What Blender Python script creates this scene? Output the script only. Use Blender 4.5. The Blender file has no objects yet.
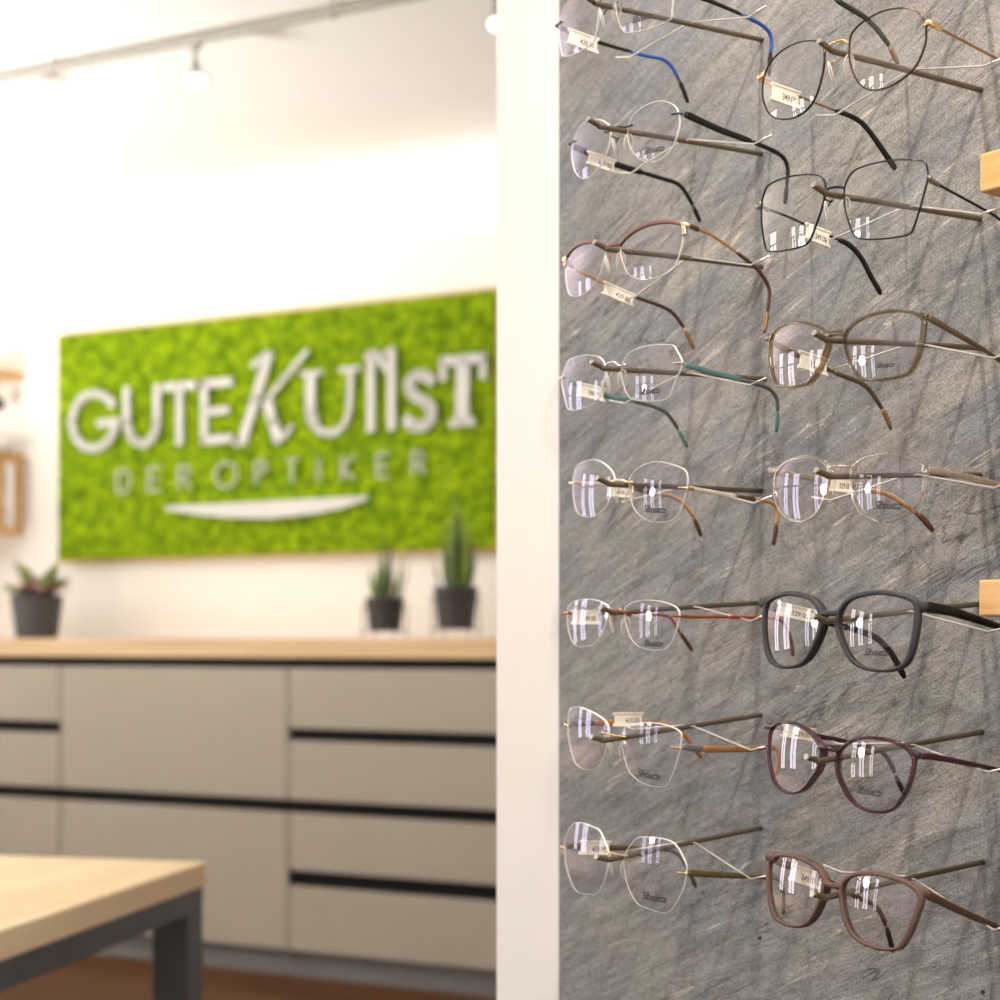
import bpy, bmesh, math, random
from mathutils import Vector, Matrix, noise
random.seed(7)
S = bpy.context.scene
COL = S.collection
EYE = 1.14                      # eye height above the floor
F, CX, CY = 1670.0, 500.0, 640.0
V = Vector

# ------------------------------------------------------------------ measured display data (metres / millimetres)
DATA = {
 'L1': {"O":[0.0722,1.1673,0.447],"M":[[0.6385,-0.7684,-0.0433],[-0.7696,-0.6373,-0.0396],[-0.0028,-0.0587,0.9983]],"wrap":0.1332,"ac":0.0339,"bc":-0.0061,"lens":[[8.4,-0.8],[9.3,-7.2],[11.4,-15.9],[15.9,-23.9],[22.9,-26.2],[36.2,-27.2],[48.0,-26.0],[56.3,-23.6],[57.8,-17.5],[58.8,-11.8],[59.5,-4.0],[57.9,3.3],[51.2,9.2],[36.3,13.5],[19.8,15.0],[11.2,12.0],[8.3,5.4]],"lt":[[-64.0,-14.5,-0.4],[-61.0,-51.5,-5.0],[-57.6,-95.5,-7.4],[-56.2,-114.6,-7.3],[-55.3,-124.5,-11.8],[-54.0,-133.9,-24.9],[-53.0,-140.0,-37.1]],"rt":[[61.1,-14.5,-6.5],[60.6,-40.4,-6.4],[59.8,-84.1,-9.9],[59.5,-103.4,-13.8],[59.7,-108.3,-21.3],[60.3,-106.1,-34.4],[60.9,-104.5,-46.7]],"tag":[[-60.9,-22.4,-0.2],[-58.6,-51.1,-4.0],[-58.3,-48.6,-14.4],[-60.5,-19.8,-12.1]],"rod":[[0.1972,1.2569,0.4516],[0.0571,1.1499,0.4441]],"wire":[[0.0886,1.276,0.4454],[0.0983,1.2632,0.441],[0.1378,1.2115,0.4476],[0.1736,1.1646,0.4345],[0.1835,1.1518,0.4373]],"pr":[33.8,-18.9,16.7]},
 'L2': {"O":[0.0812,1.172,0.3581],"M":[[0.6399,-0.7669,-0.0488],[-0.768,-0.6405,-0.0036],[0.0285,-0.0398,0.9988]],"wrap":0.1023,"ac":0.0321,"bc":-0.0067,"lens":[[9.0,-1.8],[10.3,4.2],[14.1,8.2],[22.3,12.4],[31.7,14.0],[39.5,13.7],[46.0,11.4],[51.2,7.5],[54.0,2.5],[55.2,-3.3],[54.1,-10.2],[51.2,-17.9],[46.2,-23.2],[39.9,-26.8],[33.4,-27.4],[26.8,-25.9],[19.9,-22.3],[13.4,-15.6],[9.7,-8.2]],"lt":[[-59.7,-11.8,2.2],[-56.5,-50.5,-4.6],[-52.9,-97.8,-8.1],[-51.3,-117.1,-10.4],[-49.9,-129.4,-21.6],[-48.5,-138.7,-35.7]],"rt":[[52.9,-11.8,2.5],[53.0,-16.5,3.4],[54.6,-48.0,-1.0],[56.5,-87.7,-4.4],[57.6,-109.8,-8.3],[58.2,-116.0,-15.9],[58.7,-115.3,-26.0],[59.4,-113.2,-42.2]],"tag":[[-56.2,-24.6,0.4],[-53.9,-52.4,-3.2],[-53.6,-50.9,-12.4],[-55.7,-24.6,-10.1]],"rod":[[0.1972,1.2569,0.3658],[0.0607,1.1526,0.3596]],"wire":[[0.0881,1.2684,0.3555],[0.0984,1.2549,0.3509],[0.1339,1.2085,0.3611],[0.1755,1.154,0.3427],[0.1858,1.1406,0.3449]],"pr":[34.6,-19.1,16.9]},
 'L3': {"O":[0.0758,1.1715,0.2765],"M":[[0.6022,-0.7983,-0.0115],[-0.7979,-0.6022,0.0251],[0.0269,0.0059,0.9996]],"wrap":0.1535,"ac":0.0365,"bc":-0.0097,"lens":[[9.1,-0.4],[15.0,3.7],[25.1,7.2],[37.3,8.9],[47.4,8.7],[55.9,7.2],[62.5,4.3],[64.0,-0.6],[63.3,-8.7],[61.2,-15.5],[57.7,-22.7],[51.1,-26.4],[41.1,-28.2],[31.8,-27.8],[23.5,-25.3],[16.2,-20.6],[11.5,-12.5],[9.2,-5.8]],"lt":[[-68.6,-17.0,3.8],[-67.8,-29.1,-1.9],[-66.3,-56.4,-7.6],[-64.7,-84.3,-13.5],[-62.9,-114.9,-18.5],[-62.1,-128.2,-26.8],[-61.5,-137.6,-38.1],[-61.1,-142.4,-46.1]],"rt":[[65.0,-17.0,4.8],[63.4,-40.1,2.3],[61.1,-77.8,-9.1],[60.3,-90.8,-15.3],[59.8,-99.7,-24.5],[60.0,-99.0,-38.1],[60.5,-95.1,-56.5]],"tag":[[-64.0,-51.9,-6.2],[-62.3,-82.2,-13.2],[-62.3,-79.5,-22.2],[-64.1,-49.3,-16.2]],"rod":[[0.1972,1.2569,0.2807],[0.0651,1.156,0.2755]],"wire":[[0.0913,1.2708,0.2587],[0.1016,1.2573,0.2582],[0.1371,1.2109,0.2759],[0.1746,1.1618,0.2609],[0.1855,1.1475,0.2638]]},
 'L4': {"O":[0.0764,1.1654,0.1911],"M":[[0.6323,-0.7741,-0.0321],[-0.774,-0.6329,0.017],[0.0335,-0.0141,0.9993]],"wrap":0.1044,"ac":0.0352,"bc":-0.0076,"lens":[[8.3,-2.9],[10.1,3.2],[15.7,8.3],[25.8,11.0],[36.6,11.8],[46.8,11.3],[54.1,10.1],[58.1,5.2],[62.0,-1.2],[61.2,-7.2],[58.0,-13.1],[53.2,-23.8],[49.5,-26.3],[40.9,-26.9],[30.3,-26.2],[20.4,-24.2],[14.4,-20.1],[11.3,-13.6],[9.2,-8.2]],"lt":[[-64.3,-13.5,-1.7],[-62.2,-55.9,-9.6],[-61.3,-77.8,-10.3],[-59.9,-109.4,-13.9],[-59.0,-123.0,-21.8],[-57.8,-138.7,-40.5]],"rt":[[59.4,-13.5,-2.5],[59.2,-18.5,-3.2],[57.0,-80.9,-6.7],[56.3,-101.6,-8.6],[56.2,-110.5,-13.9],[56.4,-112.5,-22.3],[57.0,-111.0,-38.9]],"tag":[[-61.2,-25.3,-2.2],[-60.1,-50.7,-5.0],[-59.7,-52.3,-14.3],[-60.9,-24.1,-13.4]],"rod":[[0.1991,1.2544,0.1961],[0.0627,1.1502,0.1915]],"wire":[[0.0836,1.2695,0.1824],[0.094,1.2559,0.1782],[0.1334,1.2043,0.1911],[0.1726,1.153,0.1761],[0.1817,1.141,0.179]],"pr":[36.8,-19.8,17.1]},
 'L5': {"O":[0.0828,1.176,0.1116],"M":[[0.6144,-0.7819,-0.1051],[-0.7865,-0.6176,-0.0031],[0.0625,-0.0846,0.9945]],"wrap":0.1118,"ac":0.0344,"bc":-0.0056,"lens":[[8.0,0.8],[9.8,5.0],[14.6,9.3],[23.0,13.2],[32.5,15.2],[40.6,14.7],[49.7,13.0],[57.3,10.2],[60.2,5.7],[60.8,-0.4],[59.5,-8.6],[55.2,-20.0],[49.2,-24.9],[40.3,-26.5],[30.9,-26.3],[22.3,-23.3],[14.6,-17.9],[10.7,-10.7],[8.8,-4.5]],"lt":[[-65.4,-13.8,-2.4],[-61.3,-49.8,-1.8],[-55.7,-94.5,-6.1],[-54.0,-107.8,-7.6],[-52.0,-119.4,-13.9],[-49.6,-129.1,-26.6],[-48.0,-133.9,-36.4]],"rt":[[53.9,-13.8,-2.0],[53.0,-34.6,-3.0],[51.7,-67.3,-5.6],[50.5,-93.2,-6.5],[50.1,-107.5,-8.7],[50.6,-111.5,-15.7],[51.8,-109.7,-25.9],[53.2,-106.3,-38.1]],"tag":[[-59.4,-44.1,-2.4],[-56.7,-67.5,-2.2],[-55.9,-66.8,-10.7],[-58.7,-42.7,-9.7]],"rod":[[0.1966,1.2577,0.1122],[0.0673,1.159,0.1124]],"wire":[[0.0926,1.2675,0.1047],[0.1029,1.254,0.1066],[0.1356,1.2111,0.1102],[0.1761,1.1581,0.095],[0.1864,1.1446,0.0987]],"pr":[35.2,-18.0,18.9]},
 'L6': {"O":[0.0793,1.1744,0.02],"M":[[0.6268,-0.7786,-0.0303],[-0.7789,-0.6271,0.0019],[0.0204,-0.0224,0.9995]],"wrap":0.0891,"ac":0.0334,"bc":-0.0087,"lens":[[8.3,0.2],[10.0,3.9],[16.9,6.9],[27.2,8.6],[36.9,8.5],[46.0,7.3],[53.5,5.1],[57.5,2.1],[58.5,-1.9],[56.8,-11.1],[53.2,-19.4],[48.2,-24.2],[40.5,-26.0],[31.1,-25.5],[22.6,-23.5],[16.0,-18.5],[11.7,-11.2],[9.3,-5.0]],"lt":[[-63.6,-12.0,-2.0],[-62.3,-44.5,-1.6],[-59.6,-104.5,-2.3],[-59.1,-115.9,-5.3],[-58.4,-124.3,-14.5],[-57.4,-138.0,-29.3]],"rt":[[53.7,-12.0,-2.0],[53.8,-23.5,-2.5],[54.0,-53.8,-2.2],[54.4,-93.5,-2.5],[54.5,-113.4,-3.7],[54.9,-123.0,-13.8],[55.5,-127.3,-29.7]],"tag":[[-61.1,-14.3,0.3],[-60.0,-41.6,0.7],[-59.6,-42.4,-9.9],[-60.8,-15.1,-10.2]],"rod":[[0.1959,1.2585,0.0279],[0.0696,1.162,0.0223]],"wire":[[0.0919,1.2783,0.0237],[0.1029,1.2638,0.0182],[0.1398,1.2156,0.0226],[0.1756,1.1686,0.0133],[0.1826,1.1595,0.0167]],"pr":[37.5,-21.4,15.9]},
 'L7': {"O":[0.078,1.1747,-0.0673],"M":[[0.6,-0.7938,-0.0993],[-0.7999,-0.5968,-0.0626],[0.0096,-0.1169,0.9931]],"wrap":0.1137,"ac":0.0345,"bc":-0.0083,"lens":[[7.5,-1.8],[8.5,4.7],[13.7,9.2],[24.2,12.2],[35.5,13.7],[45.9,13.9],[54.7,12.4],[60.2,10.0],[61.5,5.5],[60.4,-4.8],[57.7,-14.5],[52.5,-25.2],[49.1,-28.8],[42.0,-30.4],[32.5,-30.3],[24.0,-28.5],[15.9,-23.9],[11.4,-16.1],[8.4,-8.0]],"lt":[[-66.7,-14.6,-1.8],[-64.6,-33.1,-3.2],[-58.3,-87.5,-7.4],[-54.8,-114.5,-13.3],[-52.5,-125.2,-24.2],[-49.8,-135.9,-38.3]],"rt":[[55.3,-14.6,-0.5],[54.9,-22.5,-2.1],[53.7,-42.6,-5.7],[51.0,-87.6,-10.8],[49.8,-104.0,-11.2],[49.3,-114.9,-13.8],[49.6,-117.8,-20.0],[50.6,-115.1,-28.3],[51.7,-109.1,-34.8]],"tag":[[-60.6,-53.8,3.8],[-57.2,-82.8,1.3],[-56.5,-79.8,-8.3],[-59.4,-53.8,-7.2]],"rod":[[0.1966,1.2577,-0.0565],[0.063,1.1557,-0.0671]],"wire":[[0.0901,1.2756,-0.0634],[0.1012,1.2611,-0.0672],[0.138,1.2129,-0.0614],[0.175,1.1645,-0.0767],[0.1831,1.1539,-0.0739]],"pr":[35.4,-22.9,19.5]},
 'L8': {"O":[0.0786,1.1738,-0.1508],"M":[[0.6159,-0.7868,-0.0403],[-0.7877,-0.6159,-0.0157],[0.0125,-0.0415,0.9991]],"wrap":0.1083,"ac":0.0367,"bc":-0.0089,"lens":[[8.7,-1.3],[12.5,6.0],[20.0,13.8],[27.9,15.7],[40.2,16.6],[51.1,15.4],[57.0,11.7],[61.1,6.6],[64.8,-0.0],[64.3,-8.2],[62.1,-16.7],[54.4,-29.2],[47.7,-34.4],[38.7,-34.5],[29.1,-33.5],[21.2,-31.7],[14.9,-24.7],[10.5,-15.8],[8.7,-7.7]],"lt":[[-69.6,-14.4,-4.7],[-64.6,-58.2,-9.5],[-59.6,-103.3,-14.1],[-57.6,-119.6,-18.9],[-56.3,-128.2,-29.2],[-54.5,-137.8,-46.4]],"rt":[[58.5,-14.4,-4.7],[58.2,-23.3,-6.7],[55.9,-82.1,-15.5],[55.3,-96.1,-17.8],[54.8,-109.2,-19.6],[54.7,-116.3,-26.1],[55.1,-117.2,-38.2],[55.5,-117.1,-46.4]],"tag":[[-65.8,-27.0,-1.3],[-62.6,-56.3,-4.0],[-62.5,-53.4,-14.2],[-65.5,-26.2,-11.8]],"rod":[[0.1966,1.2577,-0.1416],[0.0666,1.1584,-0.1505]],"wire":[[0.0875,1.2823,-0.1582],[0.0966,1.2704,-0.1605],[0.1396,1.2142,-0.1479],[0.1754,1.1672,-0.1671],[0.1847,1.1551,-0.1632]],"pr":[38.5,-24.9,20.4]},
 'R0': {"O":[0.2025,1.0169,0.4476],"M":[[0.6577,-0.7532,-0.0034],[-0.7509,-0.6553,-0.0815],[-0.0592,-0.0562,0.9967]],"wrap":0.0725,"ac":0.0357,"bc":-0.0105,"lens":[[10.0,-1.6],[11.2,4.9],[14.8,8.2],[24.8,11.0],[35.5,11.6],[46.8,9.7],[54.0,6.5],[58.7,2.0],[61.5,-3.8],[61.5,-12.0],[59.6,-18.0],[55.6,-24.4],[49.9,-28.8],[42.2,-31.5],[34.4,-32.5],[26.5,-31.6],[20.0,-28.5],[14.9,-22.9],[11.3,-14.5],[10.0,-7.3]],"lt":[[-65.6,-11.2,-0.0],[-61.4,-45.4,-14.8],[-57.8,-74.6,-27.0],[-55.6,-92.0,-32.6],[-53.9,-105.9,-37.4],[-51.8,-122.4,-49.4],[-50.4,-133.0,-63.7]],"rt":[[63.8,-11.2,-4.6],[65.9,-77.5,-17.5],[66.8,-107.3,-23.3],[67.1,-115.0,-27.4],[67.3,-120.5,-34.4],[67.5,-124.6,-44.8],[67.7,-128.6,-58.1]],"tag":[[-62.2,-19.4,4.5],[-59.2,-44.5,1.7],[-59.5,-40.2,-8.7],[-62.6,-14.4,-6.5]],"rod":[[0.3169,1.1002,0.4473],[0.1919,1.0047,0.4458]],"wire":[[0.2119,1.1199,0.4419],[0.222,1.1067,0.4374],[0.2601,1.0568,0.4461],[0.2936,1.0129,0.4258],[0.3018,1.0021,0.426]]},
 'R1': {"O":[0.2026,1.0169,0.3604],"M":[[0.6292,-0.7772,0.0052],[-0.7772,-0.6292,-0.0055],[-0.0076,0.0005,1.0]],"wrap":0.0649,"ac":0.0367,"bc":-0.0098,"lens":[[10.1,-1.6],[10.9,5.2],[14.5,8.7],[24.7,12.0],[35.8,13.0],[47.5,11.4],[55.0,8.3],[60.0,3.9],[63.0,-1.9],[63.5,-10.4],[61.8,-16.6],[58.0,-23.4],[52.3,-28.1],[44.6,-31.2],[36.6,-32.6],[28.5,-31.9],[21.7,-29.1],[16.2,-23.5],[12.1,-14.9],[10.3,-7.5]],"lt":[[-68.1,-11.0,1.5],[-65.2,-46.5,-3.7],[-62.8,-76.8,-7.0],[-61.3,-95.2,-8.9],[-60.2,-109.0,-14.7],[-58.1,-135.8,-37.3]],"rt":[[65.4,-11.0,-2.5],[64.9,-77.9,-8.6],[64.7,-108.6,-11.3],[64.6,-116.6,-14.8],[64.6,-122.5,-21.4],[64.5,-127.5,-31.4],[64.4,-132.4,-44.4]],"tag":[[-64.9,-19.0,-0.0],[-62.9,-44.3,-2.2],[-63.2,-40.9,-12.8],[-65.3,-14.8,-11.2]],"rod":[[0.3169,1.1002,0.3623],[0.1919,1.0047,0.3604]],"wire":[[0.2119,1.1199,0.352],[0.222,1.1067,0.3479],[0.2601,1.0568,0.3601],[0.2936,1.0129,0.3482],[0.3018,1.0021,0.3492]]},
 'R2': {"O":[0.2012,1.0169,0.2743],"M":[[0.6495,-0.7557,-0.0837],[-0.7577,-0.6525,0.0121],[0.0638,-0.0555,0.9964]],"wrap":0.1026,"ac":0.0359,"bc":-0.0094,"lens":[[8.1,-3.5],[8.3,3.5],[12.4,9.8],[20.7,12.2],[34.0,13.4],[46.5,13.2],[56.1,12.0],[60.9,10.3],[62.5,6.8],[63.7,2.2],[62.8,-5.5],[60.8,-15.3],[57.2,-27.0],[54.3,-30.6],[45.4,-31.9],[35.3,-32.1],[24.6,-31.2],[17.6,-28.3],[13.1,-20.0],[9.8,-11.7]],"lt":[[-67.9,-14.1,-0.4],[-66.7,-38.8,-1.9],[-65.5,-60.2,-4.9],[-64.1,-84.1,-8.2],[-63.1,-101.5,-10.7],[-61.9,-114.0,-17.6],[-60.6,-123.6,-27.7],[-59.2,-135.4,-39.0]],"rt":[[61.9,-14.1,0.8],[64.0,-74.2,-7.9],[64.5,-84.6,-10.3],[65.6,-110.4,-16.4],[66.1,-118.5,-19.7],[66.8,-124.6,-26.1],[67.7,-129.7,-36.0],[68.9,-134.8,-48.9]],"tag":[[-63.4,-52.5,-3.8],[-62.0,-77.9,-6.2],[-61.1,-79.9,-16.7],[-62.4,-56.4,-14.2]],"rod":[[0.3164,1.1008,0.2775],[0.1879,1.0027,0.2732]],"wire":[[0.2111,1.1193,0.2674],[0.2202,1.1074,0.2659],[0.2588,1.0568,0.2759],[0.2919,1.0135,0.2585],[0.3002,1.0027,0.2594]]},
 'R3': {"O":[0.2017,1.017,0.1855],"M":[[0.6056,-0.7934,-0.0615],[-0.7954,-0.606,-0.0144],[0.0259,-0.0576,0.998]],"wrap":0.1258,"ac":0.0343,"bc":-0.0087,"lens":[[7.5,-0.9],[12.3,4.4],[22.1,8.7],[34.1,10.8],[45.5,10.8],[54.0,9.3],[60.1,5.4],[61.0,-2.4],[59.5,-12.3],[56.2,-20.9],[52.0,-25.7],[43.5,-27.5],[33.2,-28.1],[23.7,-27.3],[18.1,-23.9],[13.0,-17.3],[8.9,-9.1]],"lt":[[-66.9,-14.8,4.6],[-66.3,-34.1,-1.4],[-65.1,-77.0,-11.6],[-64.4,-105.7,-17.4],[-63.8,-117.7,-25.7],[-63.0,-127.9,-36.2],[-62.3,-133.9,-46.1]],"rt":[[60.8,-14.8,7.0],[59.8,-62.0,-4.8],[59.4,-81.5,-10.2],[58.9,-109.5,-18.1],[58.8,-117.5,-21.7],[59.0,-123.3,-28.3],[59.4,-128.2,-38.3],[60.1,-133.0,-51.4]],"tag":[[-63.7,-33.6,-2.7],[-63.1,-65.1,-6.8],[-62.6,-71.5,-12.6],[-63.1,-46.9,-9.6]],"rod":[[0.3164,1.1008,0.1925],[0.1886,1.0032,0.1844]],"wire":[[0.2052,1.1345,0.1838],[0.2187,1.1168,0.1799],[0.2624,1.0596,0.1881],[0.2992,1.0114,0.1708],[0.307,1.0012,0.1727]],"pr":[38.7,-20.1,11.5]},
 'R4': {"O":[0.2057,1.0207,0.1046],"M":[[0.6063,-0.7932,-0.057],[-0.7948,-0.6068,-0.0097],[0.0269,-0.0512,0.9983]],"wrap":0.1257,"ac":0.0349,"bc":-0.0116,"lens":[[9.9,-5.5],[10.6,0.3],[14.9,4.2],[23.3,7.0],[34.0,7.9],[44.4,6.3],[53.2,3.4],[58.8,-1.2],[59.8,-7.3],[58.5,-15.1],[54.5,-22.3],[47.2,-27.9],[38.4,-31.0],[29.1,-31.1],[20.9,-28.0],[15.1,-22.2],[11.7,-14.8]],"lt":[[-67.9,-14.1,0.7],[-54.9,-58.4,-4.0],[-47.0,-85.1,-8.4],[-42.1,-101.4,-11.1],[-38.2,-113.8,-17.7],[-33.9,-126.8,-26.2],[-31.2,-134.5,-34.0]],"rt":[[58.0,-14.1,-0.7],[56.5,-61.8,-4.3],[55.8,-86.7,-6.7],[55.0,-111.7,-9.2],[54.9,-119.7,-12.8],[55.1,-125.6,-19.3],[55.5,-130.5,-29.4],[56.1,-135.4,-42.4]],"tag":[[-53.6,-54.4,-0.3],[-48.4,-72.7,-1.0],[-48.2,-71.1,-11.1],[-53.1,-54.3,-10.2]],"rod":[[0.3164,1.1008,0.1088],[0.19,1.0043,0.1022]],"wire":[[0.21,1.1256,0.0964],[0.2204,1.112,0.0932],[0.2612,1.0586,0.1046],[0.2986,1.0095,0.0919],[0.3064,0.9994,0.0951]],"pr":[37.1,-22.4,18.1]},
 'R5': {"O":[0.1982,1.0171,0.0151],"M":[[0.5992,-0.8004,-0.0146],[-0.8004,-0.5994,0.0094],[0.0163,-0.0061,0.9999]],"wrap":0.1182,"ac":0.0343,"bc":-0.0097,"lens":[[7.5,-3.9],[9.3,3.0],[15.6,8.8],[25.5,11.6],[37.5,12.7],[47.7,11.5],[56.3,9.3],[60.0,6.5],[61.0,-0.1],[60.3,-10.2],[58.0,-20.2],[54.8,-26.9],[49.8,-30.4],[42.3,-32.1],[33.2,-31.8],[25.1,-30.0],[18.2,-25.6],[12.5,-17.6],[8.6,-9.7]],"lt":[[-67.6,-14.4,7.9],[-63.1,-50.5,0.2],[-58.4,-87.7,-7.2],[-55.6,-110.6,-12.9],[-53.8,-123.8,-22.2],[-52.9,-130.5,-30.4],[-51.9,-137.8,-40.3]],"rt":[[64.5,-14.4,5.2],[63.4,-39.6,3.0],[61.3,-88.5,-5.5],[60.4,-111.2,-9.4],[60.1,-119.2,-12.8],[59.9,-125.2,-19.3],[59.8,-130.3,-29.2],[59.8,-135.4,-42.2]],"tag":[[-64.2,-21.9,9.5],[-59.6,-58.3,4.1],[-59.7,-56.8,-4.7],[-64.1,-21.2,0.9]],"rod":[[0.3159,1.1014,0.0237],[0.1881,1.0038,0.0144]],"wire":[[0.2144,1.1118,0.0133],[0.2228,1.1008,0.0106],[0.2568,1.0563,0.0164],[0.2943,1.0071,0.0051],[0.3021,0.997,0.0072]],"pr":[36.5,-22.0,15.7]},
 'R6': {"O":[0.1972,1.0125,-0.0658],"M":[[0.5676,-0.8189,-0.0851],[-0.8204,-0.5712,0.025],[0.069,-0.0556,0.9961]],"wrap":0.1305,"ac":0.0339,"bc":-0.0109,"lens":[[8.0,-9.0],[7.8,-2.1],[12.5,3.1],[20.0,7.6],[29.6,9.8],[40.2,10.3],[49.1,9.2],[55.5,6.7],[59.6,2.9],[60.0,-3.8],[58.6,-12.9],[55.0,-21.2],[50.4,-27.6],[44.2,-31.1],[35.1,-32.1],[26.8,-30.8],[19.5,-26.9],[13.1,-19.8],[9.5,-14.6]],"lt":[[-66.0,-15.0,5.5],[-65.2,-30.5,4.0],[-63.7,-58.3,-1.3],[-62.5,-82.2,-4.7],[-60.8,-113.3,-10.6],[-59.6,-124.8,-18.8],[-58.2,-133.1,-32.0],[-57.1,-140.1,-41.7]],"rt":[[60.7,-15.0,3.9],[59.3,-34.2,2.2],[55.3,-94.8,-6.7],[54.1,-111.9,-9.2],[53.8,-120.0,-12.6],[53.8,-126.1,-18.9],[54.3,-131.3,-28.8],[55.0,-136.6,-41.6]],"tag":[[-63.2,-24.3,6.8],[-61.7,-54.2,3.1],[-61.2,-52.7,-3.8],[-62.6,-24.5,-0.6]],"rod":[[0.3174,1.0995,-0.0606],[0.1826,0.9966,-0.0698]],"wire":[[0.2144,1.1118,-0.0646],[0.2238,1.0994,-0.0685],[0.2582,1.0544,-0.0654],[0.2943,1.0071,-0.0796],[0.3021,0.997,-0.0764]],"pr":[33.6,-21.1,17.5]},
 'R7': {"O":[0.1991,1.0129,-0.149],"M":[[0.5783,-0.8144,-0.0478],[-0.8124,-0.5802,0.0578],[0.0748,-0.0054,0.9972]],"wrap":0.1226,"ac":0.035,"bc":-0.0095,"lens":[[8.6,-5.5],[8.6,1.4],[13.2,6.7],[21.7,9.8],[32.7,11.4],[43.2,11.0],[53.3,9.3],[60.3,5.4],[61.5,1.2],[60.1,-6.8],[57.3,-16.1],[52.9,-25.3],[48.6,-28.9],[40.4,-30.4],[32.5,-30.2],[24.0,-28.4],[17.3,-24.0],[12.4,-16.3]],"lt":[[-66.0,-14.9,7.7],[-65.5,-25.8,3.0],[-64.4,-61.1,-7.1],[-63.0,-95.6,-20.8],[-62.3,-114.2,-27.4],[-61.6,-124.6,-39.2],[-60.5,-133.7,-59.3]],"rt":[[62.4,-14.9,5.2],[60.4,-54.6,-8.0],[58.5,-90.0,-18.5],[57.6,-108.3,-23.9],[57.2,-116.5,-27.0],[57.1,-122.8,-33.1],[57.2,-128.4,-42.8],[57.5,-134.1,-55.5]],"tag":[[-62.9,-32.6,2.9],[-62.0,-59.7,-3.8],[-61.6,-55.9,-14.3],[-62.5,-29.8,-7.5]],"rod":[[0.3178,1.0989,-0.1461],[0.1866,0.9987,-0.1519]],"wire":[[0.2154,1.1104,-0.1496],[0.2249,1.098,-0.1525],[0.2587,1.0537,-0.1508],[0.2969,1.0037,-0.1743],[0.3046,0.9936,-0.1696]]},
}

# ------------------------------------------------------------------ object helpers
def tag(o, label=None, cat=None, group=None, kind=None):
    if label: o['label'] = label
    if cat: o['category'] = cat
    if group: o['group'] = group
    if kind: o['kind'] = kind
    return o
def empty(name, loc=(0, 0, 0), rz=0.0, label=None, cat=None, group=None, mat=None):
    o = bpy.data.objects.new(name, None)
    o.empty_display_size = 0.02
    COL.objects.link(o)
    if mat is not None: o.matrix_world = mat
    else:
        o.location = loc; o.rotation_euler = (0, 0, rz)
    return tag(o, label, cat, group)
def obj(name, bm, mat, parent=None, smooth=False):
    me = bpy.data.meshes.new(name)
    bm.normal_update()
    bm.to_mesh(me); bm.free()
    for m in (mat if isinstance(mat, (list, tuple)) else [mat]): me.materials.append(m)
    if smooth:
        for p in me.polygons: p.use_smooth = True
    o = bpy.data.objects.new(name, me)
    COL.objects.link(o)
    if parent is not None: o.parent = parent
    return o
def recalc(bm): bmesh.ops.recalc_face_normals(bm, faces=bm.faces[:])

def box(bm, x0, x1, y0, y1, z0, z1, bev=0.0, mi=0):
    r = bmesh.ops.create_cube(bm, size=1.0)
    vs = r['verts']
    for v in vs:
        v.co = V(((x0 + x1) / 2 + v.co.x * (x1 - x0), (y0 + y1) / 2 + v.co.y * (y1 - y0), (z0 + z1) / 2 + v.co.z * (z1 - z0)))
    fs = set(f for v in vs for f in v.link_faces)
    for f in fs: f.material_index = mi
    if bev > 0:
        es = list(set(e for v in vs for e in v.link_edges))
        bmesh.ops.bevel(bm, geom=es, offset=bev, segments=2, profile=0.5, affect='EDGES')
def catmull(P, k=6, closed=False):
    P = [V(p) for p in P]; n = len(P); o = []
    rng = range(n) if closed else range(n - 1)
    for i in rng:
        if closed: p0, p1, p2, p3 = P[i - 1], P[i], P[(i + 1) % n], P[(i + 2) % n]
        else:
            p1, p2 = P[i], P[i + 1]
            p0 = P[i - 1] if i > 0 else p1 * 2 - p2
            p3 = P[i + 2] if i + 2 < n else p2 * 2 - p1
        for j in range(k):
            t = j / k
            o.append(0.5 * ((2 * p1) + (p2 - p0) * t + (2 * p0 - 5 * p1 + 4 * p2 - p3) * t * t + (3 * p1 - p0 - 3 * p2 + p3) * t ** 3))
    if not closed: o.append(P[-1])
    return o
def sweep(bm, P, prof, up=V((0, 0, 1)), closed=False, cap=True, side=None):
    """prof(i, t) -> list of (side, up) offsets"""
    n = len(P); rings = []
    for i, p in enumerate(P):
        a = P[i - 1] if (closed or i > 0) else P[i]
        b = P[(i + 1) % n] if (closed or i < n - 1) else P[i]
        T = (b - a).normalized()
        s = T.cross(up)
        if s.length < 1e-4: s = T.cross(V((1, 0, 0)))
        s.normalize()
        if side is not None: s = side
        uu = s.cross(T).normalized()
        rings.append([bm.verts.new(p + s * c[0] + uu * c[1]) for c in prof(i, i / max(1, n - 1))])
    m = len(rings[0])
    for i in range(n if closed else n - 1):
        A, B = rings[i], rings[(i + 1) % n]
        for j in range(m):
            bm.faces.new((A[j], A[(j + 1) % m], B[(j + 1) % m], B[j]))
    if cap and not closed:
        bm.faces.new(rings[0][::-1]); bm.faces.new(rings[-1])
def circ(r, n=8, ry=None):
    ry = r if ry is None else ry
    return [(r * math.cos(2 * math.pi * j / n), ry * math.sin(2 * math.pi * j / n)) for j in range(n)]
def superell(hx, hy, n=12, e=0.55):
    o = []
    for j in range(n):
        c, s = math.cos(2 * math.pi * j / n), math.sin(2 * math.pi * j / n)
        o.append((hx * math.copysign(abs(c) ** e, c), hy * math.copysign(abs(s) ** e, s)))
    return o
def tube(bm, P, r, n=8, closed=False, up=V((0, 0, 1))):
    sweep(bm, [V(p) for p in P], lambda i, t: circ(r, n), up=up, closed=closed)
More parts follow.
